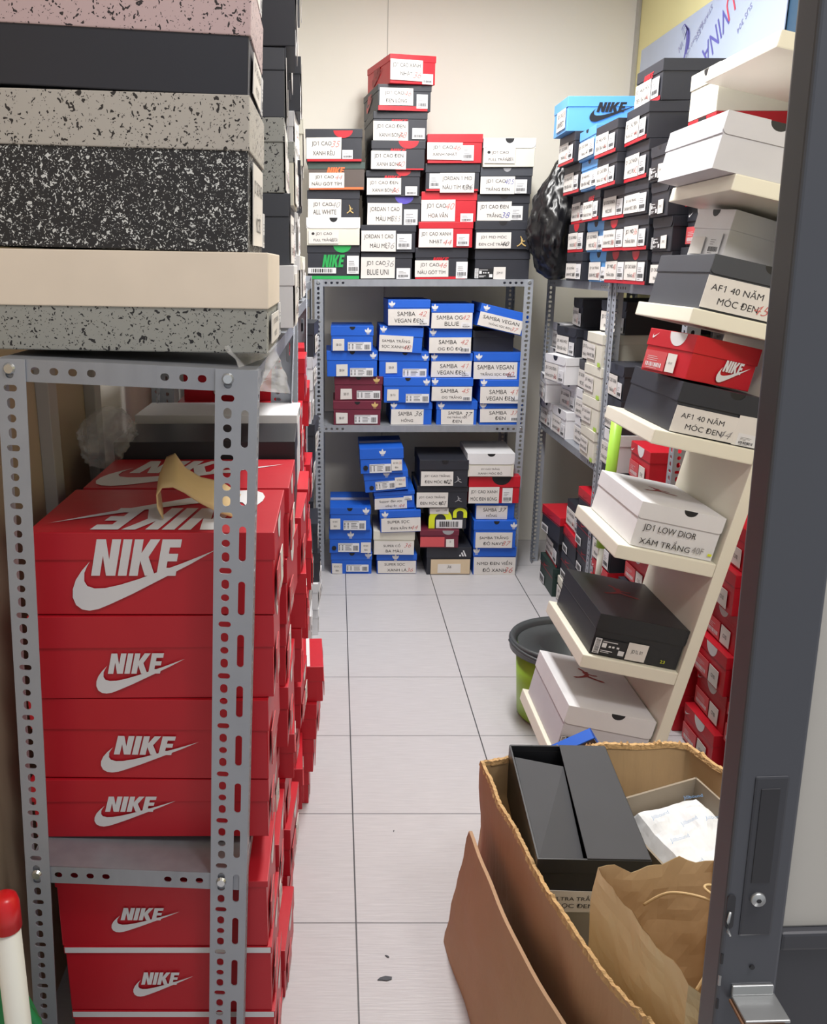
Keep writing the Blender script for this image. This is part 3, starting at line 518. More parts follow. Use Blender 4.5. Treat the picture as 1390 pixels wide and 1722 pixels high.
def rack(loc, w, d, h, levels, label, lean=0.0, rz=0.0, wide=(0, 0, 0, 0), group='grey slotted steel racks'):
    R = empty('steel_rack', loc, (0, lean, rz), label, 'shelving rack', group)
    for x, y, sx, sy, wd in ((0, -.001, 1, 1, wide[0]), (w, -.001, -1, 1, wide[1]), (0, d+.001, 1, -1, wide[2]), (w, d+.001, -1, -1, wide[3])):
        post(R, x, y, h, sx, sy, wd)
    for z in levels:
        shelf(R, w, d, z)
        for x in (.017, w-(.040 if wide[1] else .017)):
            bm = bmesh.new(); cyl(bm, (x, -.002, z-.013), (x, -.006, z-.013), .0085, .006, 14); fin('bolt', bm, 'bolt_steel', R)
    return R
LEAN = math.radians(2.7)
rack((-.512, 1.17, 0), .348, 1.10, 1.284, (.49, 1.284), 'grey slotted steel rack nearest on the left, full of red shoe boxes', LEAN, wide=(0, 1, 0, 1))
rack((-.50, 2.30, 0), .385, .80, 1.33, (.52, 1.30), 'grey slotted steel rack along the left wall, behind the nearest left rack', .012, wide=(0, 1, 0, 1))
rack((-.475, 3.13, 0), .37, .78, 1.36, (.60, 1.34), 'grey slotted steel rack in the far left corner beside the back rack', 0, wide=(0, 1, 0, 1))
rack((-.095, 3.93, 0), .955, .42, 1.345, (.70, 1.345), 'grey slotted steel rack standing against the back wall', 0)
rack((.955, 3.12, 0), .40, .95, 1.345, (.70, 1.345), 'grey slotted steel rack at the far right corner along the cream wall', 0)
rack((.955, 2.42, 0), .40, .68, 1.345, (1.345,), 'grey slotted steel rack behind the leaning white display stand', 0)

# ------------------------------------------------------------ boxes on the back rack
SN = {'TOP': (['leftmost', 'tall leaning', 'third', 'rightmost'], 'atop the back rack', 'shoe boxes on top of the back rack'),
      'MID': (['first', 'second', 'third', 'fourth'], "on the back rack's middle shelf", 'shoe boxes on the middle shelf of the back rack'),
      'LOW': (['first', 'second', 'third', 'fourth'], 'on the floor under the back rack', 'shoe boxes on the floor under the back rack')}
NTH = ['topmost', 'second down', 'third down', 'fourth down', 'fifth down', 'sixth down', 'seventh down', 'eighth down', 'ninth down', 'tenth down']
def fwd(f, w, h):
    return f
for nm, data in (('TOP', TOP), ('MID', MID), ('LOW', LOW)):
    names, where, grp = SN[nm]
    for si, st in enumerate(data):
        for i, r in enumerate(st):
            cx, yf, z, w, h, bc, lc, lh, fe = r[:9]
            rot = math.radians(r[9]) if len(r) > 9 else random.uniform(-.02, .02)
            side = r[10] if len(r) > 10 else ''
            tilt = math.radians(r[11]) if len(r) > 11 else 0
            l = .30 if nm != 'TOP' else .32
            if nm == 'MID' and si == 3 and i == 1: yf += .06
            fe = list(fe)
            if side in ('ink', 'red'): fe.append(('<NS', .08, .22, .02, .085, 'inkred' if side == 'ink' else 'red'))
            if side == 'str':
                for q in (.03, .05, .07): fe.append(('^R', .0, w, l-q-.1, l-q-.092, 'wht')); fe.append(('<R', l-.05-q, l-.044-q, .01, h, 'wht'))
            lab = '%s shoe box, %s in the %s stack %s' % (cname(bc, lc), NTH[i], names[si], where)
            c, s = math.cos(rot), math.sin(rot)
            dx = 0; 
            if tilt: z = z+abs(math.sin(tilt))*w*.5*.9-(.006 if abs(tilt) < .15 else .02)
            flap = None
            if lc == 'wht': flap = {'rad': .018}
            shoebox((cx-s*l/2, yf+c*l/2, z), rot, w, l, h-.0006, bc, lc, lh, fe, lab, grp, tilt=tilt, flap=flap)

# ------------------------------------------------------------ right rack boxes (label ends face the aisle, -X)
def side_labels(w, h, kind, text_='', num=''):
    "features for an end face, u to the right as seen from the aisle"
    F = []
    if kind == 'jr': F = [('R', .002, w-.002, .001, .012, 'red'), ('L', .004, w*.62, .012, h*.72, text_, num), ('S', w*.66, w*.92, .012, h*.6)]
    elif kind == 'jn': F = [('N', w*.3, w*.68, h*.66, h*.8, 'red'), ('R', .002, w-.002, .001, .012, 'red'), ('L', .004, w*.62, .008, h*.64, text_, num), ('S', w*.66, w*.92, .012, h*.6)]
    elif kind == 'jd': F = [('D', w*.32, w*.66, h*.72, h-.001, 'red'), ('R', .002, w-.002, .001, .012, 'red'), ('L', .006, w*.6, .012, h*.68, text_, num), ('S', w*.64, w*.94, .012, h*.66)]
    elif kind == 'sk': F = [('D', w*.4, w*.62, h*.8, h-.001, 'ink'), ('L', .006, w*.66, .006, h*.66, text_, num), ('S', w*.7, w*.95, .006, h*.5)]
    elif kind == 'lb': F = [('D', w*.4, w*.56, h*.86, h-.001, 'ink'), ('L', .004, w*.66, .008, h*.62, text_, num, 'k'), ('S', w*.68, w*.96, .008, h*.6)]
    elif kind == 'pl': F = [('W', w*.3, w*.7, h*.72, h*.9, 'red_dark'), ('S', w*.05, w*.4, .006, h*.32), ('R', .002, w-.002, h*.655, h*.68, 'red_dark')]
    elif kind == 'bw': F = [('D', w*.42, w*.58, h*.86, h-.001, 'ink'), ('B', w*.04, w*.5, .008, h*.42), ('L', w*.52, w*.8, .008, h*.46, 'JDM 02')]
    elif kind == 'lm': F = [('L', .01, w*.6, .02, h*.64, text_, num, 'p'), ('R', w*.80, w*.97, .001, .016, 'lime')]
    elif kind == 'ns': F = [('D', w*.36, w*.7, h*.7, h-.001, 'wht'), ('P', w*.04, w*.5, .008, h*.5), ('L', w*.54, w*.82, .008, h*.5, 'C3 02'), ('W', w*.06, w*.22, h*.74, h*.86, 'wht')]
    return F
TX = ['JD1 CAO TRẮNG|XANH MÓC ĐEN', 'JD1 CAO PANDA|MÓC ĐỎ', 'JD1 CAO ĐEN|TRẮNG GÓT NÂU', 'JD1 HIGH MÓC|ĐEN ĐÀ NÂU', 'JD1 CAO XANH|TRẮNG', 'JD1 MID|TRẮNG ĐEN']
RC = [0]
def rcol(xf, y0, y1, z0, rows, colname, where, grp, l=.33, xj=.02, h=None):
    "rows bottom to top: (body, lid, kind[, h, xoff, yaw, tilt])"
    z = z0; n = len(rows)
    for i, r in enumerate(rows):
        bc, lc, kd = r[:3]; hh = r[3] if len(r) > 3 else (h or .119); xo = r[4] if len(r) > 4 else random.uniform(-xj, xj)
        yaw = math.radians(r[5]) if len(r) > 5 else random.uniform(-.03, .03)
        tilt = math.radians(r[6]) if len(r) > 6 else 0
        w = (y1-y0)-.008; t = TX[RC[0] % 6]; RC[0] += 1
        fe = side_labels(w, hh, kd, t, ('42', '44', '40', '36', '')[RC[0] % 5])
        if kd == 'blueN': fe = [('L', .06, w-.02, .012, hh*.7, 'JD1 CAO|UNIVERSITY', '38'), ('>NS', .08, .25, .03, .095, 'ink')]
        lab = '%s shoe box, %s in %s stack %s' % (cname(bc, lc), NTH[n-1-i], colname, where)
        if len(lab.split()) > 16: lab = lab.replace(' shoe box', ' box').replace('the right rack\'s', 'right rack')
        shoebox((xf+xo+l/2, (y0+y1)/2, z), -PI/2+yaw, w, l, hh-.0006, bc, lc, hh*.3, fe, lab, grp, pitch=0, tilt=tilt, flap={'rad': .015} if kd in ('sk', 'bw') else None)
        z += hh
G1 = 'shoe boxes on top of the right rack'; W1 = 'atop the right rack'
B = 'blk'
rcol(0, 3.40, 3.62, 1.345, [(B, B, 'lb', .106, .92), (B, B, 'jd', .106, .921), (B, B, 'jr', .106, .925), (B, B, 'jr', .104, .889), (B, B, 'jr', .104, .862), ('sky', 'sky', 'blueN', .116, .832)], 'farthest', W1, G1)
rcol(0, 3.16, 3.385, 1.345, [('sky', 'sky', 'sk', .105, .945), ('sky', 'sky', 'sk', .105, .928), (B, B, 'jn', .105, .906), ('sky', 'sky', 'lb', .10, .89), ('sky', 'sky', 'lb', .10, .875)], 'second farthest', W1, G1)
rcol(0, 2.92, 3.15, 1.345, [(B, B, 'jd', .104, .935), (B, B, 'jd', .10, .92), (B, B, 'jr', .10, .912), (B, B, 'jr', .096, .88), (B, B, 'jr', .098, .87)], 'third farthest', W1, G1)
rcol(0, 2.69, 2.91, 1.345, [(B, B, 'jd', .102, .925), (B, B, 'jr', .102, .915), (B, 'blk', 'lb', .10, .907), (B, B, 'jr', .105, .90), (B, B, 'jr', .10, .892), (B, B, 'jn', .108, .915)], 'fourth farthest', W1, G1)
rcol(0, 2.52, 2.68, 1.345, [(B, B, 'lb', .095, .93), (B, B, 'bw', .095, .925), (B, B, 'bw', .095, .91), (B, B, 'bw', .095, .90)], 'nearest', W1, G1)
# middle shelf of the right rack
G2 = 'shoe boxes on the middle shelf of the right rack'; W2 = "on the right rack's middle shelf"
rcol(.955, 3.84, 4.04, .70, [('wht', 'wht', 'sk', .115, 0), ('wht', 'wht', 'sk', .118, -.02, -6), ('wht', 'wht', 'lb', .115, .02), ('gyw', 'gyw', 'sk', .11, .03)], 'farthest', W2, G2)
rcol(.955, 3.59, 3.82, .70, [('wht', 'wht', 'sk', .115, .0), ('wht', 'wht', 'sk', .115, .03), ('wht', 'wht', 'sk', .112, -.04, 8), (B, B, 'sk', .115, .0, 6), (B, B, 'sk', .115, .05, -6)], 'second farthest', W2, G2)
rcol(.955, 3.36, 3.57, .70, [('wht', 'wht', 'lb', .11, .03), ('wht', 'wht', 'lb', .115, .03), (B, B, 'sk', .115, .03), (B, B, 'sk', .112, .04)], 'third farthest', W2, G2)
rcol(.945, 3.13, 3.34, .70, [('crm', 'crm', 'lm', .115, .0), ('crm', 'crm', 'lm', .117, .0), ('crm', 'crm', 'lm', .117, .0), ('crm', 'crm', 'lm', .117, .0), (B, B, 'sk', .115, .05, 8)], 'fourth farthest', W2, G2)
G3 = 'shoe boxes stacked on the floor under the right rack'; W3 = 'on floor by the right rack'
rcol(.965, 3.58, 3.83, 0, [('green_dk', 'green_dk', 'pl', .13, -.02), (B, 'blackbox', 'jr', .115, .0), (B, 'red', 'pl', .12, -.02, 5)], 'farthest', W3, G3)
rcol(.96, 3.34, 3.57, 0, [('crm', 'crm', 'lb', .11, .0), (B, B, 'pl', .115, .01), (B, 'red', 'pl', .115, .01), (B, B, 'jr', .115, .02)], 'second farthest', W3, G3)
rcol(.955, 3.11, 3.33, 0, [('crm', 'crm', 'lb', .11, .0), (B, B, 'pl', .115, .01), (B, B, 'pl', .115, .01), (B, B, 'pl', .115, .0), (B, 'red', 'pl', .115, .0)], 'third farthest', W3, G3)
G4 = 'shoe boxes stacked behind the white display stand'; W4 = 'behind the white display stand'
rcol(.955, 2.89, 3.09, 0, [(B, B, 'lb', .12, .0)]*2+[('red', 'red', 'ns', .12, .0), (B, B, 'lb', .12, 0), (B, B, 'lb', .12, 0), (B, B, 'bw', .12, 0), ('wht', 'wht', 'lb', .13, 0), (B, B, 'sk', .115, 0), (B, B, 'sk', .115, 0)], 'farthest', W4, G4)
rcol(.985, 2.66, 2.87, 0, [('red', 'red', 'ns', .12, .0)]*2+[(B, B, 'lb', .12, .0), ('red', 'red', 'ns', .12, .02), (B, B, 'lb', .12, .0), ('gyw', 'gyw', 'lb', .12, 0), ('red', 'red', 'ns', .12, 0)], 'second farthest', W4, G4)
rcol(1.04, 2.43, 2.64, 0, [('red', 'red', 'ns', .12)]*7, 'third farthest', W4, G4, l=.31)
rcol(1.085, 2.20, 2.41, 0, [('red', 'red', 'ns', .12)]*6, 'fourth farthest', W4, G4, l=.29)
rcol(1.09, 1.98, 2.18, 0, [('red', 'red', 'ns', .12)]*6, 'fifth farthest', W4, G4, l=.28)
rcol(1.11, 1.76, 1.96, 0, [('red', 'red', 'ns', .12)]*6, 'nearest', W4, G4, l=.27)
# white box on red box, high on the right rack beside the display stand
for k, (z, h, xf, b_, l_, fe, lab) in enumerate((
    (1.345, .105, .95, B, B, side_labels(.18, .105, 'lb', TX[1], ''), 'black shoe box, lowest in the short stack under the high cream box'),
    (1.450, .105, .96, B, B, side_labels(.18, .105, 'ns', TX[0], ''), 'black shoe box, second lowest under the high cream box'),
    (1.555, .105, .95, B, B, side_labels(.18, .105, 'jr', TX[0], '45'), 'black shoe box directly under the red box high on the right'),
    (1.660, .108, .935, 'red', 'red', [('D', .07, .12, .06, .107, 'ink')], 'red shoe box with dark notch under the high cream white box'),
    (1.768, .112, .932, 'crm', 'crm', [('D', .085, .115, .094, .111, 'ink')], 'tall cream white box on the red box, beneath the highest white tray'))):
    shoebox((xf+.15, 2.42, z), -PI/2, .18, .30, h-.0006, b_, l_, .038, fe, lab, G1)

# ------------------------------------------------------------ leaning white display stand
mat('lacquer', (226, 222, 206), .35, var=.02)
YS = 1.96; LN = math.radians(12.1); BXX = .752  # x of the board's left face at floor level
ST = empty('display_stand', (BXX, YS, 0), (0, LN, 0), 'leaning white display stand with staggered trays beside the brown carton', 'display stand')
bm = bmesh.new(); bx(bm, 0, .03, 0, .36, .004, 2.0, .002); fin('board', bm, 'lacquer', ST)
TR = []
for zt in (1.82, 1.545, 1.268, .997, .720, .435, .158):
    zz = zt/math.cos(LN)
    xl = BXX+math.tan(LN)*zt
    TR.append((zt, zz))
def tray_local(k): return TR[k][1]
TW = .245
for k in range(7):
    zz = tray_local(k)*.995
    bm = bmesh.new(); bx(bm, -TW, -.0005, 0, .36, zz-.034, zz, .003); fin('tray', bm, 'lacquer', ST)
def on_tray(k, u, v, w, l, h, body, lid, lidh, feats, label, yaw=0, dz=0, **kw):
    "u: left edge offset from tray's left end, v: offset from near edge, placed in the stand's leaning frame"
    zz = tray_local(k)*.995+.001+dz
    p = ST.matrix_basis @ Vector((-TW+u+w/2, v+l/2, zz))
    # rotation = stand lean then yaw
    R = Matrix.Rotation(LN, 4, 'Y') @ Matrix.Rotation(yaw, 4, 'Z')
    b = shoebox((0, 0, 0), 0, w, l, h, body, lid, lidh, feats, label, 'shoe boxes on the leaning white display stand', **kw)
    b.rotation_euler = R.to_euler(); b.location = p
    return b
bpy.context.view_layer.update()
on_tray(1, -.052, .008, .25, .33, .115, 'gyw', 'gyw', .045, [], 'pale grey shoe box with black thumb notch on the second-highest white tray', flap={'notch': (.115, .022)})
on_tray(2, .015, .01, .225, .33, .118, 'chr', 'chr', .04, [('L', .0, .165, .004, .074, 'AF1 40 NĂM|MÓC ĐEN', '45')], 'charcoal shoe box with big paper label on the third-highest white tray', flap={'notch': (.135, .02)})
b = on_tray(2, .085, .15, .125, .17, .115, 'wht', 'wht', .045, [('D', .05, .075, .098, .114, 'ink'), ('L', .01, .055, .01, .05, ''), ('S', .07, .11, .01, .06)], 'small white shoe box standing on the charcoal box, below the second tray', yaw=-1.25, dz=.12)
on_tray(3, .035, .012, .21, .33, .115, 'blk', 'blk', .045, [('L', .002, .155, .002, .062, 'AF1 40 NĂM|MÓC ĐEN', '44', 'p'), ('L', .15, .207, .002, .07, ''), ('S', .16, .205, .002, .03)], 'black shoe box with big paper label on the fourth-highest white tray', flap={'notch': (.13, .018), 'rad': .004})
b = on_tray(3, .025, .02, .155, .20, .100, 'red', 'red', .04, [('D', .07, .125, .068, .104, 'wht'), ('P', .008, .08, .006, .05), ('L', .084, .112, .006, .05, 'CN 01'), ('W', .015, .035, .078, .092, 'wht'), ('>NS', .085, .18, .008, .06, 'wht')], 'red shoe box lying on the black labelled box of the display stand', yaw=-1.2, dz=.118)
b.rotation_euler.y *= .55
on_tray(4, .030, .012, .207, .33, .11, 'wht', 'wht', .04, [('^J', .06, .15, .16, .22, 'inkred'), ('txt', .02, .15, .040, .060, 'JD1 LOW DIOR', 'ltx'), ('txt', .02, .145, .010, .032, 'XÁM TRẮNG', 'ltx'), ('txt', .15, .178, .012, .028, '40F', 'pencil'), ('R', .19, .20, .012, .018, 'yel')],
        'glossy white shoe box with handwritten size on the fifth-highest white tray', flap={'notch': (.12, .017), 'rad': .008})
on_tray(5, .016, .012, .228, .33, .108, 'blackbox', 'blackbox', .042, [('^J', .06, .16, .17, .25, 'inkred'), ('B', .006, .088, .006, .046), ('L', .09, .14, .004, .05, 'JD1L 01'), ('txt', .178, .192, .012, .02, '23', 'yel')], 'black shoe box with black and white size sticker on a low tray', flap={'rad': .006})
on_tray(6, .01, .012, .23, .33, .135, 'gyw', 'wht', .05, [('^J', .06, .15, .18, .25, 'inkred'), ('B', .004, .07, .006, .05), ('txt', .03, .04, .03, .04, '11', 'wht')], 'large white shoe box on the lowest white tray behind the carton', flap={'notch': (.13, .018), 'rad': .012})

# ------------------------------------------------------------ left racks
def lx(z, c): return c+.047*z
GL = 'shoe boxes on top of the left racks'
def lbox(y0, y1, xr, z, h, bc, lc, lidh, feats, label, grp, l=.36, lean=LEAN, yaw=0, flap=None):
    w = y1-y0
    return shoebox((xr-l/2, (y0+y1)/2, z), PI/2+yaw, w, l, h-.0006, bc, lc, lidh, feats, label, grp, pitch=0, tilt=0, flap=flap)
def lean_root(o, a=LEAN):
    o.rotation_euler = (Matrix.Rotation(a, 4, 'Y') @ Matrix.Rotation(o.rotation_euler.z, 4, 'Z')).to_euler()
# near pile on top of the nearest rack
z = 1.288; zs = [.0, .0, .02, .02]; ls = [.016, .028, .046, .052]
pile = [(.133, 'spk_grey', 'ivory', .073, -.092, 'ivory-lidded speckled grey shoe box, lowest in the nearest pile on the left rack'),
        (.192, 'spk_black', 'spk_stone', .066, -.115, 'white-speckled black shoe box with stone-speckled lid, second lowest in the nearest pile'),
        (.134, 'blk', 'spk_pink', .064, -.112, 'black shoe box with pink-speckled lid near the top of the nearest pile'),
        (.130, 'spk_pink', 'spk_pink', .05, -.11, 'speckled pink shoe box, topmost in the nearest pile on the left rack')]
for h, bc, lc, lh, xr, lab in pile:
    o = lbox(1.205, 1.44, xr, z, h, bc, lc, lh, [('L', .04, .19, .01, h-lh-.01, TX[1], ''), ('S', .2, .225, .01, .06)], lab, GL, l=.40, yaw=zs.pop(0))
    o.rotation_euler.x = 0; o.rotation_euler = (Matrix.Rotation(ls.pop(0), 4, 'Y') @ Matrix.Rotation(o.rotation_euler.z, 4, 'Z')).to_euler(); z += h+.002
# piles further back on top of the left racks
cols = [(1.64, 1.86, -.083, 1.29, [('wht', 'wht'), ('chr', 'chr'), ('spk_grey', 'spk_grey'), ('chr', 'chr'), (B, B), ('spk_grey', 'wht'), ('gyw', 'wht'), ('chr', 'wht')]),
        (1.90, 2.12, -.095, 1.29, [('wht', 'wht'), (B, 'chr'), ('crm', 'spk_grey'), (B, B), (B, B), ('spk_grey', 'wht'), ('wht', 'gyw')]),
        (2.34, 2.56, -.100, 1.31, [('spk_stone', 'wht'), ('wht', 'wht'), (B, B), ('gyw', 'gyw'), (B, B), ('wht', 'wht'), ('chr', 'wht')]),
        (2.60, 2.82, -.108, 1.31, [('wht', 'crm'), ('wht', 'wht'), (B, B), ('crm', 'crm'), (B, B), ('wht', 'wht'), ('wht', 'wht')]),
        (2.86, 3.06, -.115, 1.31, [('wht', 'wht'), (B, B), ('wht', 'wht'), ('gyw', 'gyw'), (B, B), ('crm', 'crm'), ('wht', 'wht')])]
CNM = ['second nearest', 'third nearest', 'fourth nearest', 'fifth nearest', 'farthest']
for ci, (y0, y1, xr, z0, rows) in enumerate(cols):
    z = z0; n = len(rows)
    for i, (bc, lc) in enumerate(rows):
        h = random.choice((.112, .118, .124)); w = y1-y0
        fe = [('L', .006, .15, .004, h*.86, TX[(i+ci) % 6], '40'), ('S', .15, w-.012, .01, h*.6)]
        if ci == 0 and i == 1: fe = [('J', .08, .12, .03, .08, 'red')]
        o = lbox(y0, y1, xr+random.uniform(-.012, .012), z, h, bc, lc, h*.32, fe, '%s shoe box, %s in the %s pile atop the left racks' % (cname(bc, lc), NTH[n-1-i], CNM[ci]), GL, l=.36, yaw=random.uniform(-.02, .10), flap={'rad': .014} if i % 2 else None)
        z += h
# red boxes in the nearest left rack
R_ = 'red'
GR = 'red shoe boxes stored in the left racks'
def nk(l, x0, x1, z0, z1): return ('<NS', x0, x1, z0, z1, 'wht')
def red(y0, y1, xr, z, h, feats, label, l=.37, lean=0.0, yaw=0, bc=R_, lc=R_, lidh=None):
    o = lbox(y0, y1, xr, z, h, bc, lc, lidh or h*.36, feats, label, GR, l=l, yaw=yaw); lean_root(o, lean); return o
def endf(h, k=0): return [('D', .07, .13, h*.72, h-.001, 'wht')]+([('P', .02, .09, .008, h*.5), ('L', .10, .15, .008, h*.5, 'C1 05')] if k % 2 else [('P', .03, .10, .01, h*.5)])
# (z, h, x left, x right, logo box px)
near = [(.491, .109, -.497, -.110, (.100, .235, .022, .078), 'lowest'), (.601, .143, -.485, -.105, (.108, .268, .012, .078), 'third down'),
        (.745, .140, -.475, -.098, (.098, .238, .010, .078), 'second down')]
for z, h, xl, xr, lg, nn in near:
    red(1.24, 1.47, xr, z, h, [nk(.37, *lg)]+endf(h), 'red shoe box with white logo side, %s in the nearest rack pile' % nn, l=xr-xl, lean=.0, lidh=h*.38, yaw=random.uniform(-.022, .022))
red(1.24, 1.50, -.092, .886, .133, [nk(.37, .062, .262+.02, .008, .122), ('^NS', .012, .25, .03, .35, 'wht', 90)]+endf(.133, 1), 'red shoe box with the largest white logo, topmost in the nearest rack', l=.37, lidh=.044)
# row behind it
def redcol(y0, y1, xr0, z0, n, h, cname_, where, dx=.0, l=.36, xj=.012, first=0):
    z = z0
    for i in range(n):
        red(y0, y1, xr0+dx*i+random.uniform(-xj, xj), z, h, [('<NS', .09, .26, .015, h*.6, 'wht')]+endf(h, i), 'red shoe box, %s in the %s stack %s' % (NTH[n-1-i], cname_, where), l=l, yaw=random.uniform(-.05, .05))
        z += h
redcol(1.52, 1.75, -.088, .491, 3, .131, 'second nearest', 'inside the nearest left rack')
o = red(1.52, 1.76, -.085, .884, .133, [('^NS', .01, .22, .02, .36, 'wht', -90)]+endf(.133, 1), 'red shoe box with white lettering on its lid behind the nearest one')
redcol(1.79, 2.01, -.075, .491, 3, .131, 'third nearest', 'inside the nearest left rack')
redcol(2.03, 2.225, -.070, .491, 3, .131, 'fourth nearest', 'inside the nearest left rack', l=.34)
shoebox((-.275, 1.885, .885), PI/2+.02, .22, .375, .165, 'blackbox', 'blackbox', .05, [], 'glossy black shoe box lying behind the red boxes in the nearest rack', GR)
shoebox((-.285, 2.15, .885), PI/2, .20, .385, .175, 'gyw', 'wht', .03, [('D', .1, .13, .155, .174, 'ink')], 'white-lidded shoe box behind the glossy black box in the nearest rack', GR)
# lower tier of nearest rack
red(1.21, 1.40, -.112, .300, .130, [nk(.34, .088, .203, .030, .078)]+endf(.13), 'red shoe box, topmost under the low shelf of the nearest rack', l=.350, lidh=.012)
red(1.21, 1.40, -.108, .166, .134, [('<R', .0, .35, .122, .133, 'wht'), nk(.34, .112, .216, .032, .082)]+endf(.13), 'red shoe box with white lid edge, second under the low shelf', l=.350, lidh=.014)
red(1.21, 1.40, -.105, .032, .134, [('<R', .0, .35, .122, .133, 'wht'), nk(.34, .10, .21, .020, .068)]+endf(.13), 'red shoe box near the floor, third under the low shelf', l=.350, lidh=.016)
red(1.21, 1.40, -.105, 0, .032, [], 'flat red box lid on the floor under the nearest rack', l=.350, lidh=.016)
# floor stacks spilling out along the left racks
def spill(y0, y1, z, h, xr, lab, i, yaw=0, bc=R_, lc=R_, l=.30):
    fe = endf(h, i)+([('^R', .0, y1-y0, .035, .044, 'wht')] if i % 3 != 1 else [])
    o = lbox(y0, y1, xr, z, h, bc, lc, h*.42, fe, lab, GR if bc == R_ else 'black and white boxes at the end of the left racks', l=l, yaw=yaw); return o
stacks = [('nearest', 1.41, 1.60, [(0, .115, -.095), (.115, .115, -.118), (.230, .12, -.108), (.350, .105, -.12)]),
          ('second nearest', 1.63, 1.82, [(0, .11, -.103), (.11, .12, -.093), (.230, .115, -.105), (.345, .108, -.092)]),
          ('third nearest', 1.86, 2.04, [(0, .11, -.100), (.11, .115, -.085), (.225, .115, -.095), (.34, .112, -.078)]),
          ('fourth nearest', 2.05, 2.235, [(0, .10, -.075), (.10, .10, -.058), (.20, .105, -.046), (.305, .10, -.036)])]
for nm, y0, y1, rows in stacks:
    for i, (z, h, xr) in enumerate(rows):
        spill(y0, y1-.005, z+(.0 if True else 0), h, xr+.0, 'red shoe box, %s in the %s floor stack spilling from the left rack' % (NTH[len(rows)-1-i], nm), i, yaw=random.uniform(-.06, .06), l=.045 if False else .30)
# second left rack and the corner rack
redcol(2.345, 2.55, -.105, .521, 4, .125, 'nearest', 'inside the second left rack')
redcol(2.57, 2.78, -.100, .521, 5, .124, 'second nearest', 'inside the second left rack')
redcol(2.80, 3.00, -.095, .521, 5, .126, 'farthest', 'inside the second left rack')
redcol(2.34, 2.55, -.100, 0, 4, .115, 'nearest', 'under the second left rack')
redcol(2.58, 2.78, -.095, 0, 4, .115, 'second nearest', 'under the second left rack')
GB = 'black and white boxes at the end of the left racks'
def endcol(y0, y1, z0, xr, rows, cn):
    z = z0; n = len(rows)
    for i, (bc, lc, h) in enumerate(rows):
        w = y1-y0
        lbox(y0, y1, xr+random.uniform(-.01, .01), z, h, bc, lc, h*.35, [('L', .03, w*.6, .01, h*.6, TX[i % 6], '40'), ('S', w*.66, w*.92, .01, h*.5)],
             '%s shoe box, %s in the %s' % (cname(bc, lc), NTH[n-1-i], cn), GB, l=.34, yaw=random.uniform(-.05, .05), flap={'rad': .012})
        z += h
endcol(2.81, 3.03, 0, -.082, [('wht', 'wht', .115), ('wht', 'wht', .115), ('blk', 'blk', .12), ('blk', 'blk', .12)], 'floor stack of the second left rack')
endcol(3.17, 3.39, 0, -.072, [('wht', 'wht', .11), ('wht', 'wht', .11), ('blk', 'blk', .12), ('blk', 'blk', .12)], 'nearer floor stack of the corner rack')
endcol(3.17, 3.39, .601, -.078, [('blk', 'blk', .12), ('blk', 'blk', .12), ('wht', 'wht', .125), ('wht', 'gyw', .12), ('blk', 'blk', .12)], 'nearer stack inside the corner rack')
endcol(3.42, 3.64, 0, -.085, [('blk', 'blk', .12), ('blk', 'blk', .12), ('blk', 'blk', .12), ('blk', 'blk', .12)], 'farther floor stack of the corner rack')
endcol(3.42, 3.64, .601, -.10, [('blk', 'blk', .12), ('wht', 'wht', .125), ('blk', 'blk', .12), ('blk', 'blk', .12)], 'farther stack inside the corner rack')

# ------------------------------------------------------------ stainless sheets with protective film, high on the right
mat('film_blue', (172, 184, 208), .22, var=.05, scale=3, bump=.05, bscale=12)
mat('film_print', (92, 90, 168), .5); mat('film_red', (205, 70, 95), .5); mat('film_small', (130, 132, 170), .5)
mat('gap_blue', (60, 92, 120), .4, metal=.4)
def sheetpanel(y0, y1, z0, z1, x, label, prints):
    r = empty('steel_sheet', (x, y1, z0), (0, 0, 0), label, 'metal sheet', 'film-covered steel sheets leaning on the cream wall')
    bm = bmesh.new(); bx(bm, 0, .004, -(y1-y0), 0, 0, z1-z0, .001); fin('panel', bm, 'film_blue', r)
    Fm = Matrix(((0, 0, -1, -.0008), (-1, 0, 0, 0), (0, 1, 0, 0), (0, 0, 0, 1)))
    for t, m, u, v, w, h, a in prints:
        if t == 'RING':
            bm = bmesh.new()
            for k in range(4):
                ro, ri = .075-.008*k, .071-.008*k; P = []
                for i in range(25): q = -1.2+3.4*i/24+.2*k; P.append((u+ro*.55*math.cos(q)+.015*k, v+ro*math.sin(q)))
                for i in range(24, -1, -1): q = -1.2+3.4*i/24+.2*k; P.append((u+ri*.5*math.cos(q)+.012*k, v+ri*math.sin(q)))
                prism(bm, P, 0, Fm)
            fin('film_emblem', bm, m, r); continue
        text(t, m, r, Fm, u, v, w, h, rot=math.radians(a), name='film_lettering')
    return r
sheetpanel(2.93, 4.27, 1.86, 2.32, 1.352, 'pale blue film-covered steel sheet with slanted purple and red lettering on cream wall',
           [('VINA', 'film_print', .82, .325, .21, .085, -147), ('U', 'film_red', .925, .400, .055, .085, -147), ('L', 'film_red', .99, .435, .05, .08, -147), ('I', 'film_red', 1.19, .06, .09, .03, -90), ('RING', 'film_print', .50, .37, 0, 0, 0), ('VN', 'film_small', .485, .37, .04, .03, -147),
            ('INOX CAO CẤP', 'film_small', .62, .36, .22, .022, -147), ('STAINLESS', 'film_small', .70, .40, .16, .02, -147), ('QUALITY', 'film_small', .40, .30, .16, .02, -147), ('SUS 304', 'film_small', 1.05, .33, .12, .02, -147), ('INOX', 'film_small', .15, .15, .12, .02, -118)])
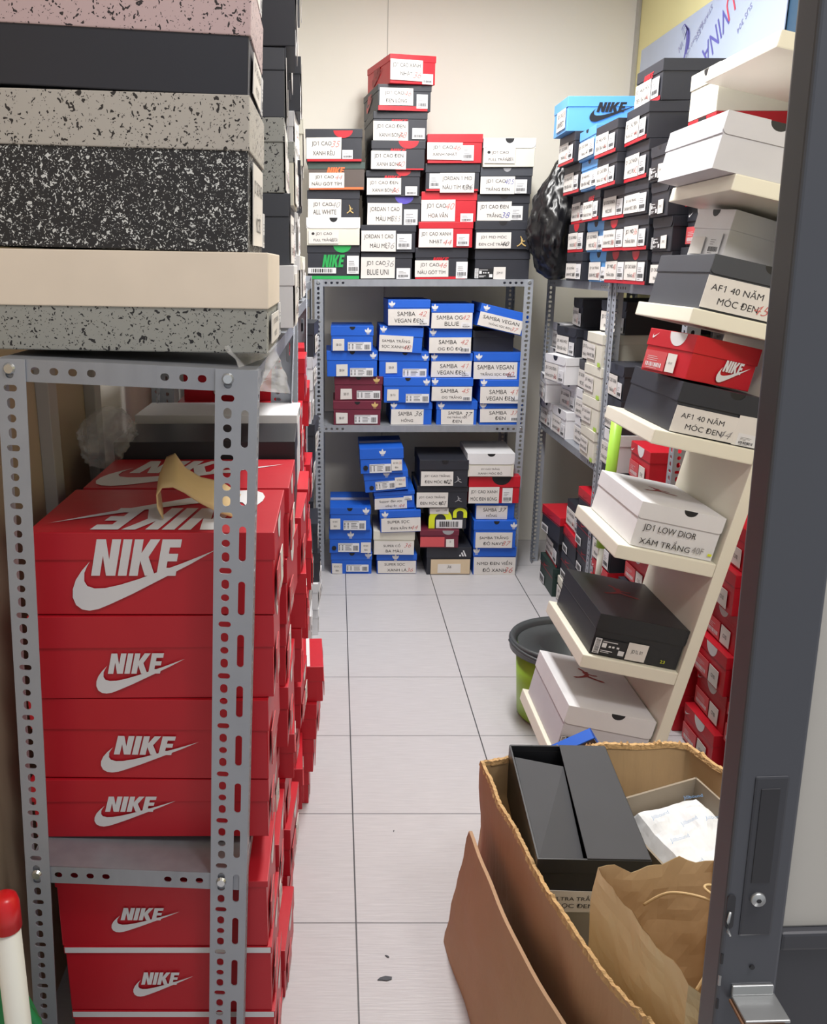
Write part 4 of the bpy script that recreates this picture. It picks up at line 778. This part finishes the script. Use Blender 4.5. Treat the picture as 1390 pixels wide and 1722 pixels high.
sheetpanel(2.20, 2.80, 1.86, 2.40, 1.352, 'pale blue film-covered steel sheet at the top right beside the dark gap',
           [('INOX CAO CẤP', 'film_small', .2, .22, .22, .028, -118), ('SUS', 'film_small', .08, .34, .14, .02, -118)])
bm = bmesh.new(); bx(bm, 1.360, 1.371, 2.72, 2.99, 1.86, 2.42, .002); o = fin('gap_panel', bm, 'gap_blue'); tag(o, 'narrow added panel painted dark blue for the gap between the two film-covered sheets', 'panel')  # added strip; its colour paints the darkness of the gap between the sheets

# ------------------------------------------------------------ black plastic bag at the corner of the right rack
mat('bin_bag', (14, 14, 18), .3, var=.1, bump=.3, bscale=6, stretch=(5, 5, 1.2))
def blob(name, c, rx, ry, rz, m, amp, freq, seed, sub=5, squash=None, parent=None):
    bm = bmesh.new(); bmesh.ops.create_icosphere(bm, subdivisions=sub, radius=1)
    for v in bm.verts:
        p = v.co.normalized(); q = p*freq+Vector((seed, seed*2, 0))
        d = 1+amp*(noise.noise(q)+.5*abs(noise.noise(q*2.3))*2-.5+.35*noise.noise(q*5))
        k = 1.0
        if squash: k = squash(p.z)
        v.co = Vector((p.x*rx*d*k, p.y*ry*d*k, p.z*rz*(1+amp*.3*noise.noise(q*1.3))))
    o = fin(name, bm, m, parent, smooth=True); o.location = c; return o
bag = blob('plastic_bag', (.935, 3.84, 1.585), .135, .12, .245, 'bin_bag', .20, 2.2, 3.1, squash=lambda z: 1.0-.5*max(0, z)**1.3)
tag(bag, 'crumpled shiny black plastic bag wedged between the back rack and right rack stacks', 'plastic bag')

# ------------------------------------------------------------ mop bucket and mop
mat('green_plastic', (150, 190, 60), .35); mat('dark_plastic', (62, 66, 68), .4); mat('lime_tube', (165, 215, 75), .35); mat('white_tube', (215, 220, 210), .35)
BK = empty('mop_bucket', (.745, 2.545, 0), (0, 0, 0), 'lime green mop bucket with dark grey rim behind the low white boxes', 'bucket')
def ring_loft(bm, rings, n=40, close=False):
    R = []
    for (a, b_, z) in rings: R.append([bm.verts.new((a*math.cos(2*PI*i/n), b_*math.sin(2*PI*i/n), z)) for i in range(n)])
    for p, q in zip(R, R[1:]):
        for i in range(n): bm.faces.new((p[i], p[(i+1) % n], q[(i+1) % n], q[i]))
    return R
bm = bmesh.new(); R = ring_loft(bm, [(.15, .135, .002), (.158, .143, .012), (.172, .155, .235), (.166, .149, .235), (.152, .137, .02)]); bm.faces.new(R[0][::-1]); bm.faces.new(R[-1]); fin('bucket_body', bm, 'green_plastic', BK, True)
bm = bmesh.new(); ring_loft(bm, [(.172, .155, .225), (.192, .172, .232), (.196, .176, .262), (.190, .170, .272), (.176, .156, .262), (.168, .150, .235)]); fin('rim', bm, 'dark_plastic', BK, True)
bm = bmesh.new(); R = ring_loft(bm, [(.168, .15, .252), (.10, .09, .245), (.092, .082, .16)]); bm.faces.new(R[-1]); fin('wringer_basket', bm, 'dark_plastic', BK, True)
bm = bmesh.new(); tube(bm, [(.195*math.cos(a), -.19*abs(math.sin(a)) if 1 else 0, .262+.012*math.sin(a)) for a in [PI+PI*i/16 for i in range(17)]], .006, 8); fin('handle', bm, 'dark_plastic', BK, True)
MP = empty('mop', (.80, 2.545, .17), (0, .035, 0), 'lime green mop handle standing upright in the bucket behind the display stand', 'mop')
bm = bmesh.new(); cyl(bm, (0, 0, .40), (0, 0, .80), .0165, .0165, 20); fin('handle', bm, 'lime_tube', MP, True)
bm = bmesh.new(); cyl(bm, (0, 0, .22), (0, 0, .42), .009); fin('tube', bm, 'white_tube', MP, True)
bm = bmesh.new(); cyl(bm, (0, 0, .10), (0, 0, .235), .017, .015); fin('socket', bm, 'lime_tube', MP, True)
bm = bmesh.new()
for i in range(60):
    a = 2*PI*i/60; q = random.uniform(.3, 1)
    tube(bm, [(0, 0, .10), (.03*math.cos(a)*q, .03*math.sin(a)*q, .09), (.06*math.cos(a)*q, .06*math.sin(a)*q, .05), (.055*math.cos(a)*q, .055*math.sin(a)*q, .01)], .003, 5)
fin('mop_head', bm, 'crm', MP)

# ------------------------------------------------------------ brown carton with its contents
def cardboard(name, rgb, vert=True, rough=.75):
    m = mat(name, rgb, rough, var=.10, scale=5)
    nt = m.node_tree; N = nt.nodes; Lk = nt.links; b = N['Principled BSDF']
    tc = N.new('ShaderNodeTexCoord'); mp = N.new('ShaderNodeMapping'); mp.inputs['Scale'].default_value = (1, 1, .10)
    wv = N.new('ShaderNodeTexNoise'); wv.inputs['Scale'].default_value = 55; wv.inputs['Detail'].default_value = 2
    Lk.new(tc.outputs['Object'], mp.inputs[0]); Lk.new(mp.outputs[0], wv.inputs['Vector'])
    n3 = N.new('ShaderNodeTexNoise'); n3.inputs['Scale'].default_value = 7; n3.inputs['Detail'].default_value = 5; n3.inputs['Distortion'].default_value = 1.2; Lk.new(tc.outputs['Object'], n3.inputs['Vector'])
    ad = N.new('ShaderNodeMath'); ad.operation = 'MULTIPLY_ADD'; ad.inputs[1].default_value = 1.6; Lk.new(n3.outputs['Fac'], ad.inputs[0]); Lk.new(wv.outputs['Fac'], ad.inputs[2])
    bp = N.new('ShaderNodeBump'); bp.inputs['Strength'].default_value = .35; bp.inputs['Distance'].default_value = .006
    Lk.new(ad.outputs[0], bp.inputs['Height']); Lk.new(bp.outputs[0], b.inputs['Normal']); return m
cardboard('cardboard_brown', (190, 154, 120)); cardboard('cardboard_tan', (196, 166, 126)); mat('cardboard_torn', (205, 168, 118), .85, var=.18, scale=60, bump=.6, bscale=120)
CT = empty('cardboard_carton', (.60, 1.28, 0), (0, 0, 0), 'large open brown cardboard carton with torn rim at the lower right', 'carton')
FLc, FRc, NRc, NLc = Vector((.300, 1.575)), Vector((.745, 1.640)), (Vector((.90, 1.00))), Vector((.445, .930))
CO = Vector((.60, 1.28))
def perim(n=26):
    P = []; cs = [FLc, FRc, NRc, NLc]
    for i in range(4):
        a, b_ = cs[i]-CO, cs[(i+1) % 4]-CO
        for k in range(n): P.append((a.lerp(b_, k/n), i, k/n))
    return P
PP = perim(); NPZ = 14
def rimz(side, t):
    zt = {0: .425+.01*math.sin(t*3), 1: .43-.03*t, 2: .40-.01*math.sin(t*PI), 3: .40+.022*t}[side]
    return zt
def outn(i):
    a = PP[(i-1) % len(PP)][0]; b_ = PP[(i+1) % len(PP)][0]; d = (b_-a).normalized(); return Vector((-d.y, d.x))
def wall_pt(i, zf, off):
    p, sd, t = PP[i]; zt = rimz(sd, t)+.010*noise.noise(Vector((p.x*14, p.y*14, 1)))
    z = zt*zf; nn = outn(i)
    bul = .038*math.sin(PI*(t if sd != 3 else t**.8))*(zf**1.5)*(1 if sd in (3, 1) else .4)+.006*noise.noise(Vector((p.x*9, p.y*9, z*9)))*2
    q = p+nn*(bul-off); return Vector((q.x, q.y, z))
def carton_shell(off, name, m, inner=False):
    bm = bmesh.new(); n = len(PP); G = [[bm.verts.new(wall_pt(i, j/NPZ, off)) for i in range(n)] for j in range(NPZ+1)]
    for j in range(NPZ):
        for i in range(n): bm.faces.new((G[j][i], G[j][(i+1) % n], G[j+1][(i+1) % n], G[j+1][i]))
    if not inner: bm.faces.new(G[0])
    else:
        ctr = bm.verts.new((0, 0, .006))
        for v in G[0]: v.co.z = .006
        for i in range(n): bm.faces.new((G[0][i], G[0][(i+1) % n], ctr))
    return fin(name, bm, m, CT, True)
carton_shell(0, 'outer_wall', 'cardboard_brown'); carton_shell(.007, 'inner_wall', 'cardboard_tan', True)
bm = bmesh.new(); n = len(PP); rg = []
sub = 5
for i in range(n):
    for s in range(sub):
        a = wall_pt(i, 1, .0035); b_ = wall_pt((i+1) % n, 1, .0035); p = a.lerp(b_, s/sub)
        jz = random.uniform(-.0012, .002)+(.005 if random.random() < .06 else 0); jr = random.uniform(-.0015, .0015)
        nn = outn(i); 
        rg.append([bm.verts.new(p+Vector((nn.x*(.005+jr), nn.y*(.005+jr), -.008+random.uniform(-.001, .001)))), bm.verts.new(p+Vector((nn.x*.003, nn.y*.003, jz+.001))), bm.verts.new(p+Vector((-nn.x*.004, -nn.y*.004, jz))), bm.verts.new(p+Vector((-nn.x*.006, -nn.y*.006, -.009)))])
for a, b_ in zip(rg, rg[1:]+rg[:1]):
    for k in range(3): bm.faces.new((a[k], b_[k], b_[k+1], a[k+1]))
fin('torn_rim', bm, 'cardboard_torn', CT)
# loose flap sheet leaning outside the carton
def slab(pts, th, n, fn, seedz, u=24, v=14):
    "curved sheet from four corner points with thickness th along n"
    bm = bmesh.new(); A, B_, C_, D_ = [Vector(p) for p in pts]; n = Vector(n).normalized(); g = []
    for s in (0, 1):
        G = []
        for j in range(v+1):
            row = []
            for i in range(u+1):
                a, b_ = i/u, j/v; p = (A.lerp(B_, a)).lerp(D_.lerp(C_, a), b_); row.append(bm.verts.new(p+n*(fn(a, b_)+s*th)))
            G.append(row)
        g.append(G)
    for s in (0, 1):
        for j in range(v):
            for i in range(u): bm.faces.new((g[s][j][i], g[s][j][i+1], g[s][j+1][i+1], g[s][j+1][i]))
    bd = [(0, i) for i in range(u)]+[(j, u) for j in range(v)]+[(v, i) for i in range(u, 0, -1)]+[(j, 0) for j in range(v, 0, -1)]
    for k in range(len(bd)):
        (j0, i0), (j1, i1) = bd[k], bd[(k+1) % len(bd)]
        bm.faces.new((g[0][j0][i0], g[0][j1][i1], g[1][j1][i1], g[1][j0][i0]))
    return bm
bm = slab([(.238, 1.555, .0), (.318, .92, .0), (.392, .92, .285), (.274, 1.515, .305)], .007, (-1, -.1, .1), lambda a, b_: .022*math.sin(PI*a)*b_+.004*noise.noise(Vector((a*6, b_*4, 0))), 1)
for v in bm.verts:
    if v.co.y > 1.49: v.co.y += .012*noise.noise(Vector((v.co.z*20, 0, 3)))
o = fin('cardboard_sheet', bm, 'cardboard_brown', smooth=False); tag(o, 'torn sheet of brown cardboard leaning against the outside left of the carton', 'cardboard')
# contents
bm = bmesh.new(); bx(bm, .34, .80, 1.06, 1.55, .012, .16, .01)
mat('tissue', (226, 228, 232), .7, var=.03, bump=.5, bscale=14); mat('tissue_ink', (90, 140, 190), .6)
fin_ = fin('tissue_stuffing', bm, 'tissue'); tag(fin_, 'white crumpled packing tissue filling the bottom of the carton', 'packing paper', kind='stuff')
# black box lying open on top: lid face up, near end with label
bb = empty('shoe_box', (.445, 1.435, .325), (.11, .0, -.03), 'open black shoe box with folded flap lying on top in the brown carton', 'shoe box', 'boxes thrown in the carton')
mat('inner_black', (62, 63, 68), .7)
w_, l_, h_ = .190, .31, .12
bm = bmesh.new(); bx(bm, -w_/2, w_/2, -l_/2, l_/2, 0, .004); bx(bm, -w_/2, w_/2, -l_/2, -l_/2+.003, 0, h_-.012, .001); bx(bm, -w_/2, w_/2, l_/2-.003, l_/2, 0, h_-.012); bx(bm, -w_/2, -w_/2+.003, -l_/2, l_/2, 0, h_-.012); bx(bm, w_/2-.003, w_/2, -l_/2, l_/2, 0, h_-.012)
fin('body', bm, 'blackbox', bb)
bm = bmesh.new(); bx(bm, -w_/2-.002, w_/2+.002, -l_/2-.002, -l_/2+.002, h_-.03, h_, .0008); bx(bm, -w_/2-.002, -w_/2+.002, -l_/2, l_/2, h_-.03, h_, .0008); bx(bm, w_/2-.002, w_/2+.002, -l_/2, l_/2, h_-.03, h_, .0008); bx(bm, -w_/2, w_/2, l_/2-.002, l_/2+.002, h_-.03, h_, .0008); fin('lid', bm, 'blackbox', bb)
bm = bmesh.new(); T0 = Matrix.Translation((0, 0, h_-.001)); prism(bm, [(-.012, -l_/2), (w_/2, -l_/2), (w_/2, l_/2), (.004, l_/2)], .003, T0); fin('lid_flap', bm, 'inner_black', bb)
bm = bmesh.new(); vs = [bm.verts.new(p) for p in ((-w_/2+.002, -l_/2+.004, h_-.004), (-.014, -l_/2+.004, h_-.016), (.0, l_/2-.06, h_-.004), (-w_/2+.004, l_/2-.03, h_-.006))]; bm.faces.new(vs)
vs = [bm.verts.new(p) for p in ((-w_/2+.004, l_/2-.03, h_-.006), (.0, l_/2-.06, h_-.004), (.002, l_/2-.004, h_-.05), (-w_/2+.004, l_/2-.004, h_-.05))]; bm.faces.new(vs)
so = fin('folded_panel', bm, 'inner_black', bb); md = so.modifiers.new('thick', 'SOLIDIFY'); md.thickness = .002
F = frame('front', w_, l_, h_, .001)
sheet(bb, F, .01, .135, -.012+.014, .05, 'ULTRA TRẮNG|SỌC ĐEN'); decal('logo_print', '3', 'wht', bb, F, .13, .155, .052, .072)
# open brown box with tissue, right rear of carton
br = empty('box_or_lid', (.665, 1.33, .305), (.10, -.06, .33), 'open grey-brown box holding white printed tissue at the right rear of the carton', 'box', 'boxes thrown in the carton')
mat('grey_board', (150, 138, 122), .75)
bm = bmesh.new(); W2, L2, H2 = .20, .32, .10
bx(bm, -W2/2, W2/2, -L2/2, L2/2, 0, .003); bx(bm, -W2/2, -W2/2+.004, -L2/2, L2/2, 0, H2); bx(bm, W2/2-.004, W2/2, -L2/2, L2/2, 0, H2+.012); bx(bm, -W2/2, W2/2, L2/2-.004, L2/2, 0, H2+.012); fin('box_walls', bm, 'grey_board', br)
bm = bmesh.new(); bx(bm, -W2/2, W2/2, -L2/2-.004, -L2/2, 0, H2, .001); fin('end_panel', bm, 'blu', br)
def crumple(x0, x1, y0, y1, z, amp, nx=28, ny=36, seed=0, f=18):
    bm = bmesh.new(); G = []
    for j in range(ny+1):
        row = []
        for i in range(nx+1):
            x = x0+(x1-x0)*i/nx; y = y0+(y1-y0)*j/ny; p = Vector((x*f, y*f, seed))
            e = min(i, nx-i, j, ny-j)/4; e = min(1, e)
            row.append(bm.verts.new((x, y, z*(.55+.45*e)+amp*(abs(noise.noise(p))*1.4+.5*abs(noise.noise(p*2.2)))*(.4+.6*e))))
        G.append(row)
    for j in range(ny):
        for i in range(nx): bm.faces.new((G[j][i], G[j][i+1], G[j+1][i+1], G[j+1][i]))
    return bm
ts = fin('tissue_paper', crumple(-.093, .093, -.150, .152, .100, .012, seed=4, f=14), 'tissue'); ts.location = br.location; ts.rotation_euler = br.rotation_euler
tag(ts, 'crumpled white tissue paper with pale blue printed script in the open box', 'tissue paper')
Ft = Matrix.Identity(4)
for i, (x, y, a) in enumerate(((-.05, -.11, 8), (.02, -.105, 4), (.06, -.06, -16), (-.02, -.06, 4), (-.06, -.03, 14), (.03, -.01, 6), (-.045, .03, 0), (.05, .05, -14), (0, .06, 8), (-.04, .09, 4), (.05, .11, -10))):
    text('Jillbound', 'tissue_ink', ts, Matrix.Translation((0, 0, .1175+.001*(i % 2))), x, y, .042, .011, thin=True, rot=math.radians(a), name='tissue_print')
# blue lid standing behind the carton rim
bl = empty('box_or_lid', (.515, 1.70, .30), (.25, -.52, -.08), 'bright blue shoe box lid tilted up behind the carton rim', 'box')
bm = bmesh.new(); bx(bm, -.10, .10, -.015, .015, .10, .103); bx(bm, .098, .10, -.015, .015, -.02, .103); bx(bm, -.1, -.098, -.015, .015, .05, .103); fin('lid_edge', bm, 'blu', bl)
bm = bmesh.new(); bx(bm, -.096, .097, -.013, -.010, .02, .100); fin('lid_inside', bm, 'brn', bl)
# kraft paper bag
mat('kraft', (244, 222, 180), .7, var=.10, scale=7, bump=.3, bscale=18); mat('kraft_cord', (214, 184, 136), .7); mat('kraft_inner', (206, 174, 132), .75, var=.08, bump=.3, bscale=18)
KB = empty('paper_bag', (.52, 1.07, .15), (0, 0, 0), 'crumpled open kraft paper bag with twisted cord handles in the carton', 'paper bag')
rim = [Vector(p)-Vector((.52, 1.07, .15)) for p in ((.415, 1.19, .475), (.60, 1.185, .485), (.68, .99, .455), (.478, .965, .465))]
base = [Vector(p)-Vector((.52, 1.07, .15)) for p in ((.400, 1.13, .165), (.60, 1.15, .165), (.68, 1.0, .165), (.495, .985, .165))]
def kbag(off, name, m, dz=0):
    bm = bmesh.new(); nu, nv = 14, 16; ring = []
    for j in range(nv+1):
        f = j/nv; row = []
        for s in range(4):
            for k in range(nu):
                a = k/nu
                p = base[s].lerp(base[(s+1) % 4], a).lerp(rim[s].lerp(rim[(s+1) % 4], a), f)
                c = Vector((0.0, 0.0, p.z)); out = (p-c); out.z = 0; out.normalize()
                q = p*11; d = .012*noise.noise(q)+.010*abs(noise.noise(q*2.1+Vector((3, 1, 2))))
                p = p+out*(d*(.4+f*.6)-off)+Vector((0, 0, (.016*noise.noise(Vector((s+a, 5, 0))*5) + .004*noise.noise(Vector((s+a, 9, 0))*30)) if j == nv else 0))
                if s == 2 and f > .5: p.z -= .06*math.sin(PI*a)*(f-.5)*2
                row.append(bm.verts.new(p))
        ring.append(row)
    n = 4*nu
    for a, b_ in zip(ring, ring[1:]):
        for i in range(n): bm.faces.new((a[i], a[(i+1) % n], b_[(i+1) % n], b_[i]))
    bm.faces.new(ring[0]); return fin(name, bm, m, KB)
kbag(0, 'bag_outside', 'kraft'); kbag(.0015, 'bag_inside', 'kraft_inner')
for nm, pts in (('cord_handle', [(-.035, .085, .28), (.0, .07, .315), (.05, .03, .33), (.085, -.02, .322), (.10, -.05, .30), (.11, -.06, .26)]),
                ('cord_handle', [(-.015, -.075, .27), (.02, -.05, .31), (.06, .0, .335), (.04, .05, .34), (.07, .06, .33), (.10, .02, .31), (.105, -.02, .28)])):
    bm = bmesh.new(); P = []
    for i in range(len(pts)-1):
        p0, p1, p2, p3 = [Vector(pts[max(0, min(len(pts)-1, i+k))]) for k in (-1, 0, 1, 2)]
        for s in range(8): t = s/8; P.append(.5*((2*p1)+(-p0+p2)*t+(2*p0-5*p1+4*p2-p3)*t*t+(-p0+3*p1-3*p2+p3)*t**3))
    tube(bm, P, .0022, 6); fin(nm, bm, 'kraft_cord', KB, True)

# ------------------------------------------------------------ bits inside the nearest left rack
mat('insert_card', (206, 178, 128), .7, var=.06)
bm = bmesh.new(); G = []
A0 = [(-.043, 0), (-.050, .020), (-.050, .040), (-.042, .052), (-.026, .053), (-.010, .044), (.010, .028), (.035, .012), (.060, .002)]
A1 = [(-.054, 0), (-.056, .030), (-.052, .062), (-.043, .084), (-.030, .090), (-.016, .066), (.006, .050), (.036, .042), (.064, .020)]
for j in range(9):
    row = []
    for i in range(17):
        k = min(7, int(i/2)); f = i/2-k; b_ = j/8
        q = [Vector(A[k]).lerp(Vector(A[k+1]), f) for A in (A0, A1)]; p = q[0].lerp(q[1], b_)
        row.append(bm.verts.new((p.x*1.1, .075*b_, max(.0015, p.y+.006*math.sin(PI*b_)))))
    G.append(row)
for j in range(8):
    for i in range(16): bm.faces.new((G[j][i], G[j][i+1], G[j+1][i+1], G[j+1][i]))
o = fin('shoe_insert', bm, 'insert_card', smooth=True); md = o.modifiers.new('thick', 'SOLIDIFY'); md.thickness = .002
o.location = (-.222, 1.30, 1.021); o.rotation_euler = (0, 0, .05); tag(o, 'curved tan cardboard shoe insert lying on the red boxes in the left rack', 'cardboard insert')
def clear_plastic():
    m = bpy.data.materials.new('clear_plastic'); m.use_nodes = True; nt = m.node_tree; N = nt.nodes; b = N['Principled BSDF']
    b.inputs['Base Color'].default_value = (.75, .76, .78, 1); b.inputs['Roughness'].default_value = .18; b.inputs['Alpha'].default_value = .28
    MATS['clear_plastic'] = m
clear_plastic()
o = blob('plastic_bag', (-.478, 1.80, 1.055), .055, .12, .062, 'clear_plastic', .22, 3.0, 8.3); tag(o, 'crumpled clear plastic bag behind the red boxes in the nearest rack', 'plastic bag')
# white pole with red cap and green broom piece at lower left
mat('red_cap', (205, 24, 30), .3); mat('pole_white', (222, 222, 214), .35); mat('broom_green', (30, 130, 75), .4)
PO = empty('broom_pole', (-.425, .93, 0), (0, .006, 0), 'white pole with a red rounded cap standing at the lower left', 'pole')
bm = bmesh.new(); cyl(bm, (0, 0, 0), (0, 0, .60), .0165, .0165, 28); fin('shaft', bm, 'pole_white', PO, True)
bm = bmesh.new(); R = ring_loft(bm, [(.0185, .0185, .585), (.0185, .0185, .620), (.016, .016, .630), (.009, .009, .635)], 28); bm.faces.new(R[-1]); bm.faces.new(R[0][::-1]); fin('cap', bm, 'red_cap', PO, True)
DP = empty('dustpan', (-.445, 1.03, 0), (0, 0, 0), 'green plastic dustpan edge standing behind the white pole', 'dustpan')
bm = bmesh.new(); prism(bm, smoothpoly([(-.10, 0), (.012, 0), (.014, .2), (.004, .33), (-.03, .39), (-.09, .36)], 5), .012, Matrix(((1, 0, 0, 0), (0, 0, 1, 0), (0, 1, 0, 0), (0, 0, 0, 1)))); fin('pan', bm, 'broom_green', DP)
bm = bmesh.new(); tube(bm, [(.012, .0, .02), (.014, .0, .2), (.004, .0, .33), (-.03, 0, .39)], .008, 8); fin('rim', bm, 'broom_green', DP, True)
# leaf scrap and crumbs on the floor
def scrap(x, y, s, label, r):
    bm = bmesh.new(); P = [(-.5, -.05), (-.3, .12), (.1, .2), (.5, .06), (.45, -.12), (.1, -.2), (-.2, -.1)]
    prism(bm, [(a*s, b_*s) for a, b_ in P], .0015, Matrix.Translation((x, y, .0006)) @ Matrix.Rotation(r, 4, 'Z')); o = fin('paper_scrap', bm, 'chr'); tag(o, label, 'scrap')
scrap(.099, 1.452, .031, 'dark torn scrap lying on the pale floor tile near the carton', .15)
scrap(.107, 1.512, .010, 'tiny dark fleck on the tile just behind the larger scrap', -.6)
scrap(.148, 1.935, .006, 'tiny dark speck on the tile in the middle of the aisle', 1.2)
# hanging flap of clear wrap under the top left pile
bm = slab([(-.150, 1.19, 1.296), (-.100, 1.40, 1.296), (-.075, 1.42, 1.20), (-.112, 1.20, 1.235)], .001, (1, -.2, 0), lambda a, b_: .006*noise.noise(Vector((a*5, b_*5, 2))), 1)
mat('wrap', (150, 165, 195), .2)
o = fin('plastic_wrap', bm, 'clear_plastic'); tag(o, 'piece of clear plastic wrap hanging at the corner of the nearest rack top', 'plastic wrap')

# ------------------------------------------------------------ door leaf close on the right
mat('door_grey', (76, 78, 84), .38, metal=.25, var=.03); mat('door_dark', (58, 59, 64), .4, metal=.2, var=.04); mat('door_panel', (178, 174, 166), .5, var=.03); mat('slot_dark', (38, 38, 42), .5)
mat('rusty', (120, 88, 66), .7, metal=.3, var=.25, scale=40); mat('zinc', (170, 172, 172), .35, metal=.8)
DR = empty('door_1', (.3596, .62, 0), (0, math.radians(-1.93), 0), None, None, None, 'structure')
DR['label'] = 'dark grey metal door with pale panel standing open at the right'
bm = bmesh.new(); prism(bm, [(0, 0), (.052, 0), (.052, .045), (.012, .045), (0, .030)], 2.3, Matrix.Translation((0, 0, 0))); 
st = fin('stile', bm, 'door_grey', DR); bv = st.modifiers.new('bev', 'BEVEL'); bv.width = .003; bv.segments = 3
bm = bmesh.new(); bx(bm, .052, .50, .006, .040, .02, .828, .002); fin('lower_panel', bm, 'door_dark', DR)
bm = bmesh.new(); bx(bm, .052, .50, .002, .042, .828, .846, .003); fin('rail', bm, 'door_dark', DR)
bm = bmesh.new(); bx(bm, .052, .50, .010, .036, .846, 2.28, .002); fin('upper_panel', bm, 'door_panel', DR)
ys = -.0012
bm = bmesh.new(); bx(bm, .013, .041, ys, .004, .848, 1.003, .002); fin('lock_plate', bm, 'door_dark', DR)
bm = bmesh.new(); bx(bm, .0185, .034, ys-.0006, .003, .902, .992, .0004); fin('finger_slot', bm, 'slot_dark', DR)
bm = bmesh.new(); cyl(bm, (.0255, ys-.003, .886), (.0255, ys+.001, .886), .0058, .0068, 18); fin('lock_screw', bm, 'zinc', DR, True)
bm = bmesh.new(); cyl(bm, (.0255, ys-.0034, .886), (.0255, ys-.0028, .886), .0022, .0022, 6); fin('screw_recess', bm, 'ink', DR)
for z, m in ((.838, 'ink'), (.79, 'ink')):
    pass
for (x, z, r) in ((.028, .815, .0022),):
    bm = bmesh.new(); cyl(bm, (x, ys-.0002, z), (x, ys+.001, z), r, r, 12); fin('screw_hole', bm, 'ink', DR)
for z in (.824, .801, .776):
    bm = bmesh.new(); bx(bm, .0005, .0025, -.0006, .001, z-.005, z+.005); fin('side_hole', bm, 'zinc' if z == .801 else 'ink', DR)
bm = bmesh.new(); prism(bm, hole(.004, .873, .007, .034), .0016, Matrix(((1, 0, 0, 0), (0, 0, -1, .0004), (0, 1, 0, 0), (0, 0, 0, 1)))); fin('latch_slot', bm, 'slot_dark', DR)
bm = bmesh.new(); tube(bm, [(.0035, -.002, .874), (.0015, -.004, .866), (.002, -.004, .856), (.005, -.003, .851)], .0013, 6); fin('latch', bm, 'zinc', DR, True)
bm = bmesh.new(); bx(bm, .012, .048, -.003, .0, .787, .797, .001); bx(bm, .012, .05, -.030, .0, .784, .787, .001); fin('bracket', bm, 'zinc', DR)
bm = bmesh.new(); bx(bm, .010, .046, -.034, -.002, .7805, .7835, .0008); fin('strike_plate', bm, 'rusty', DR)
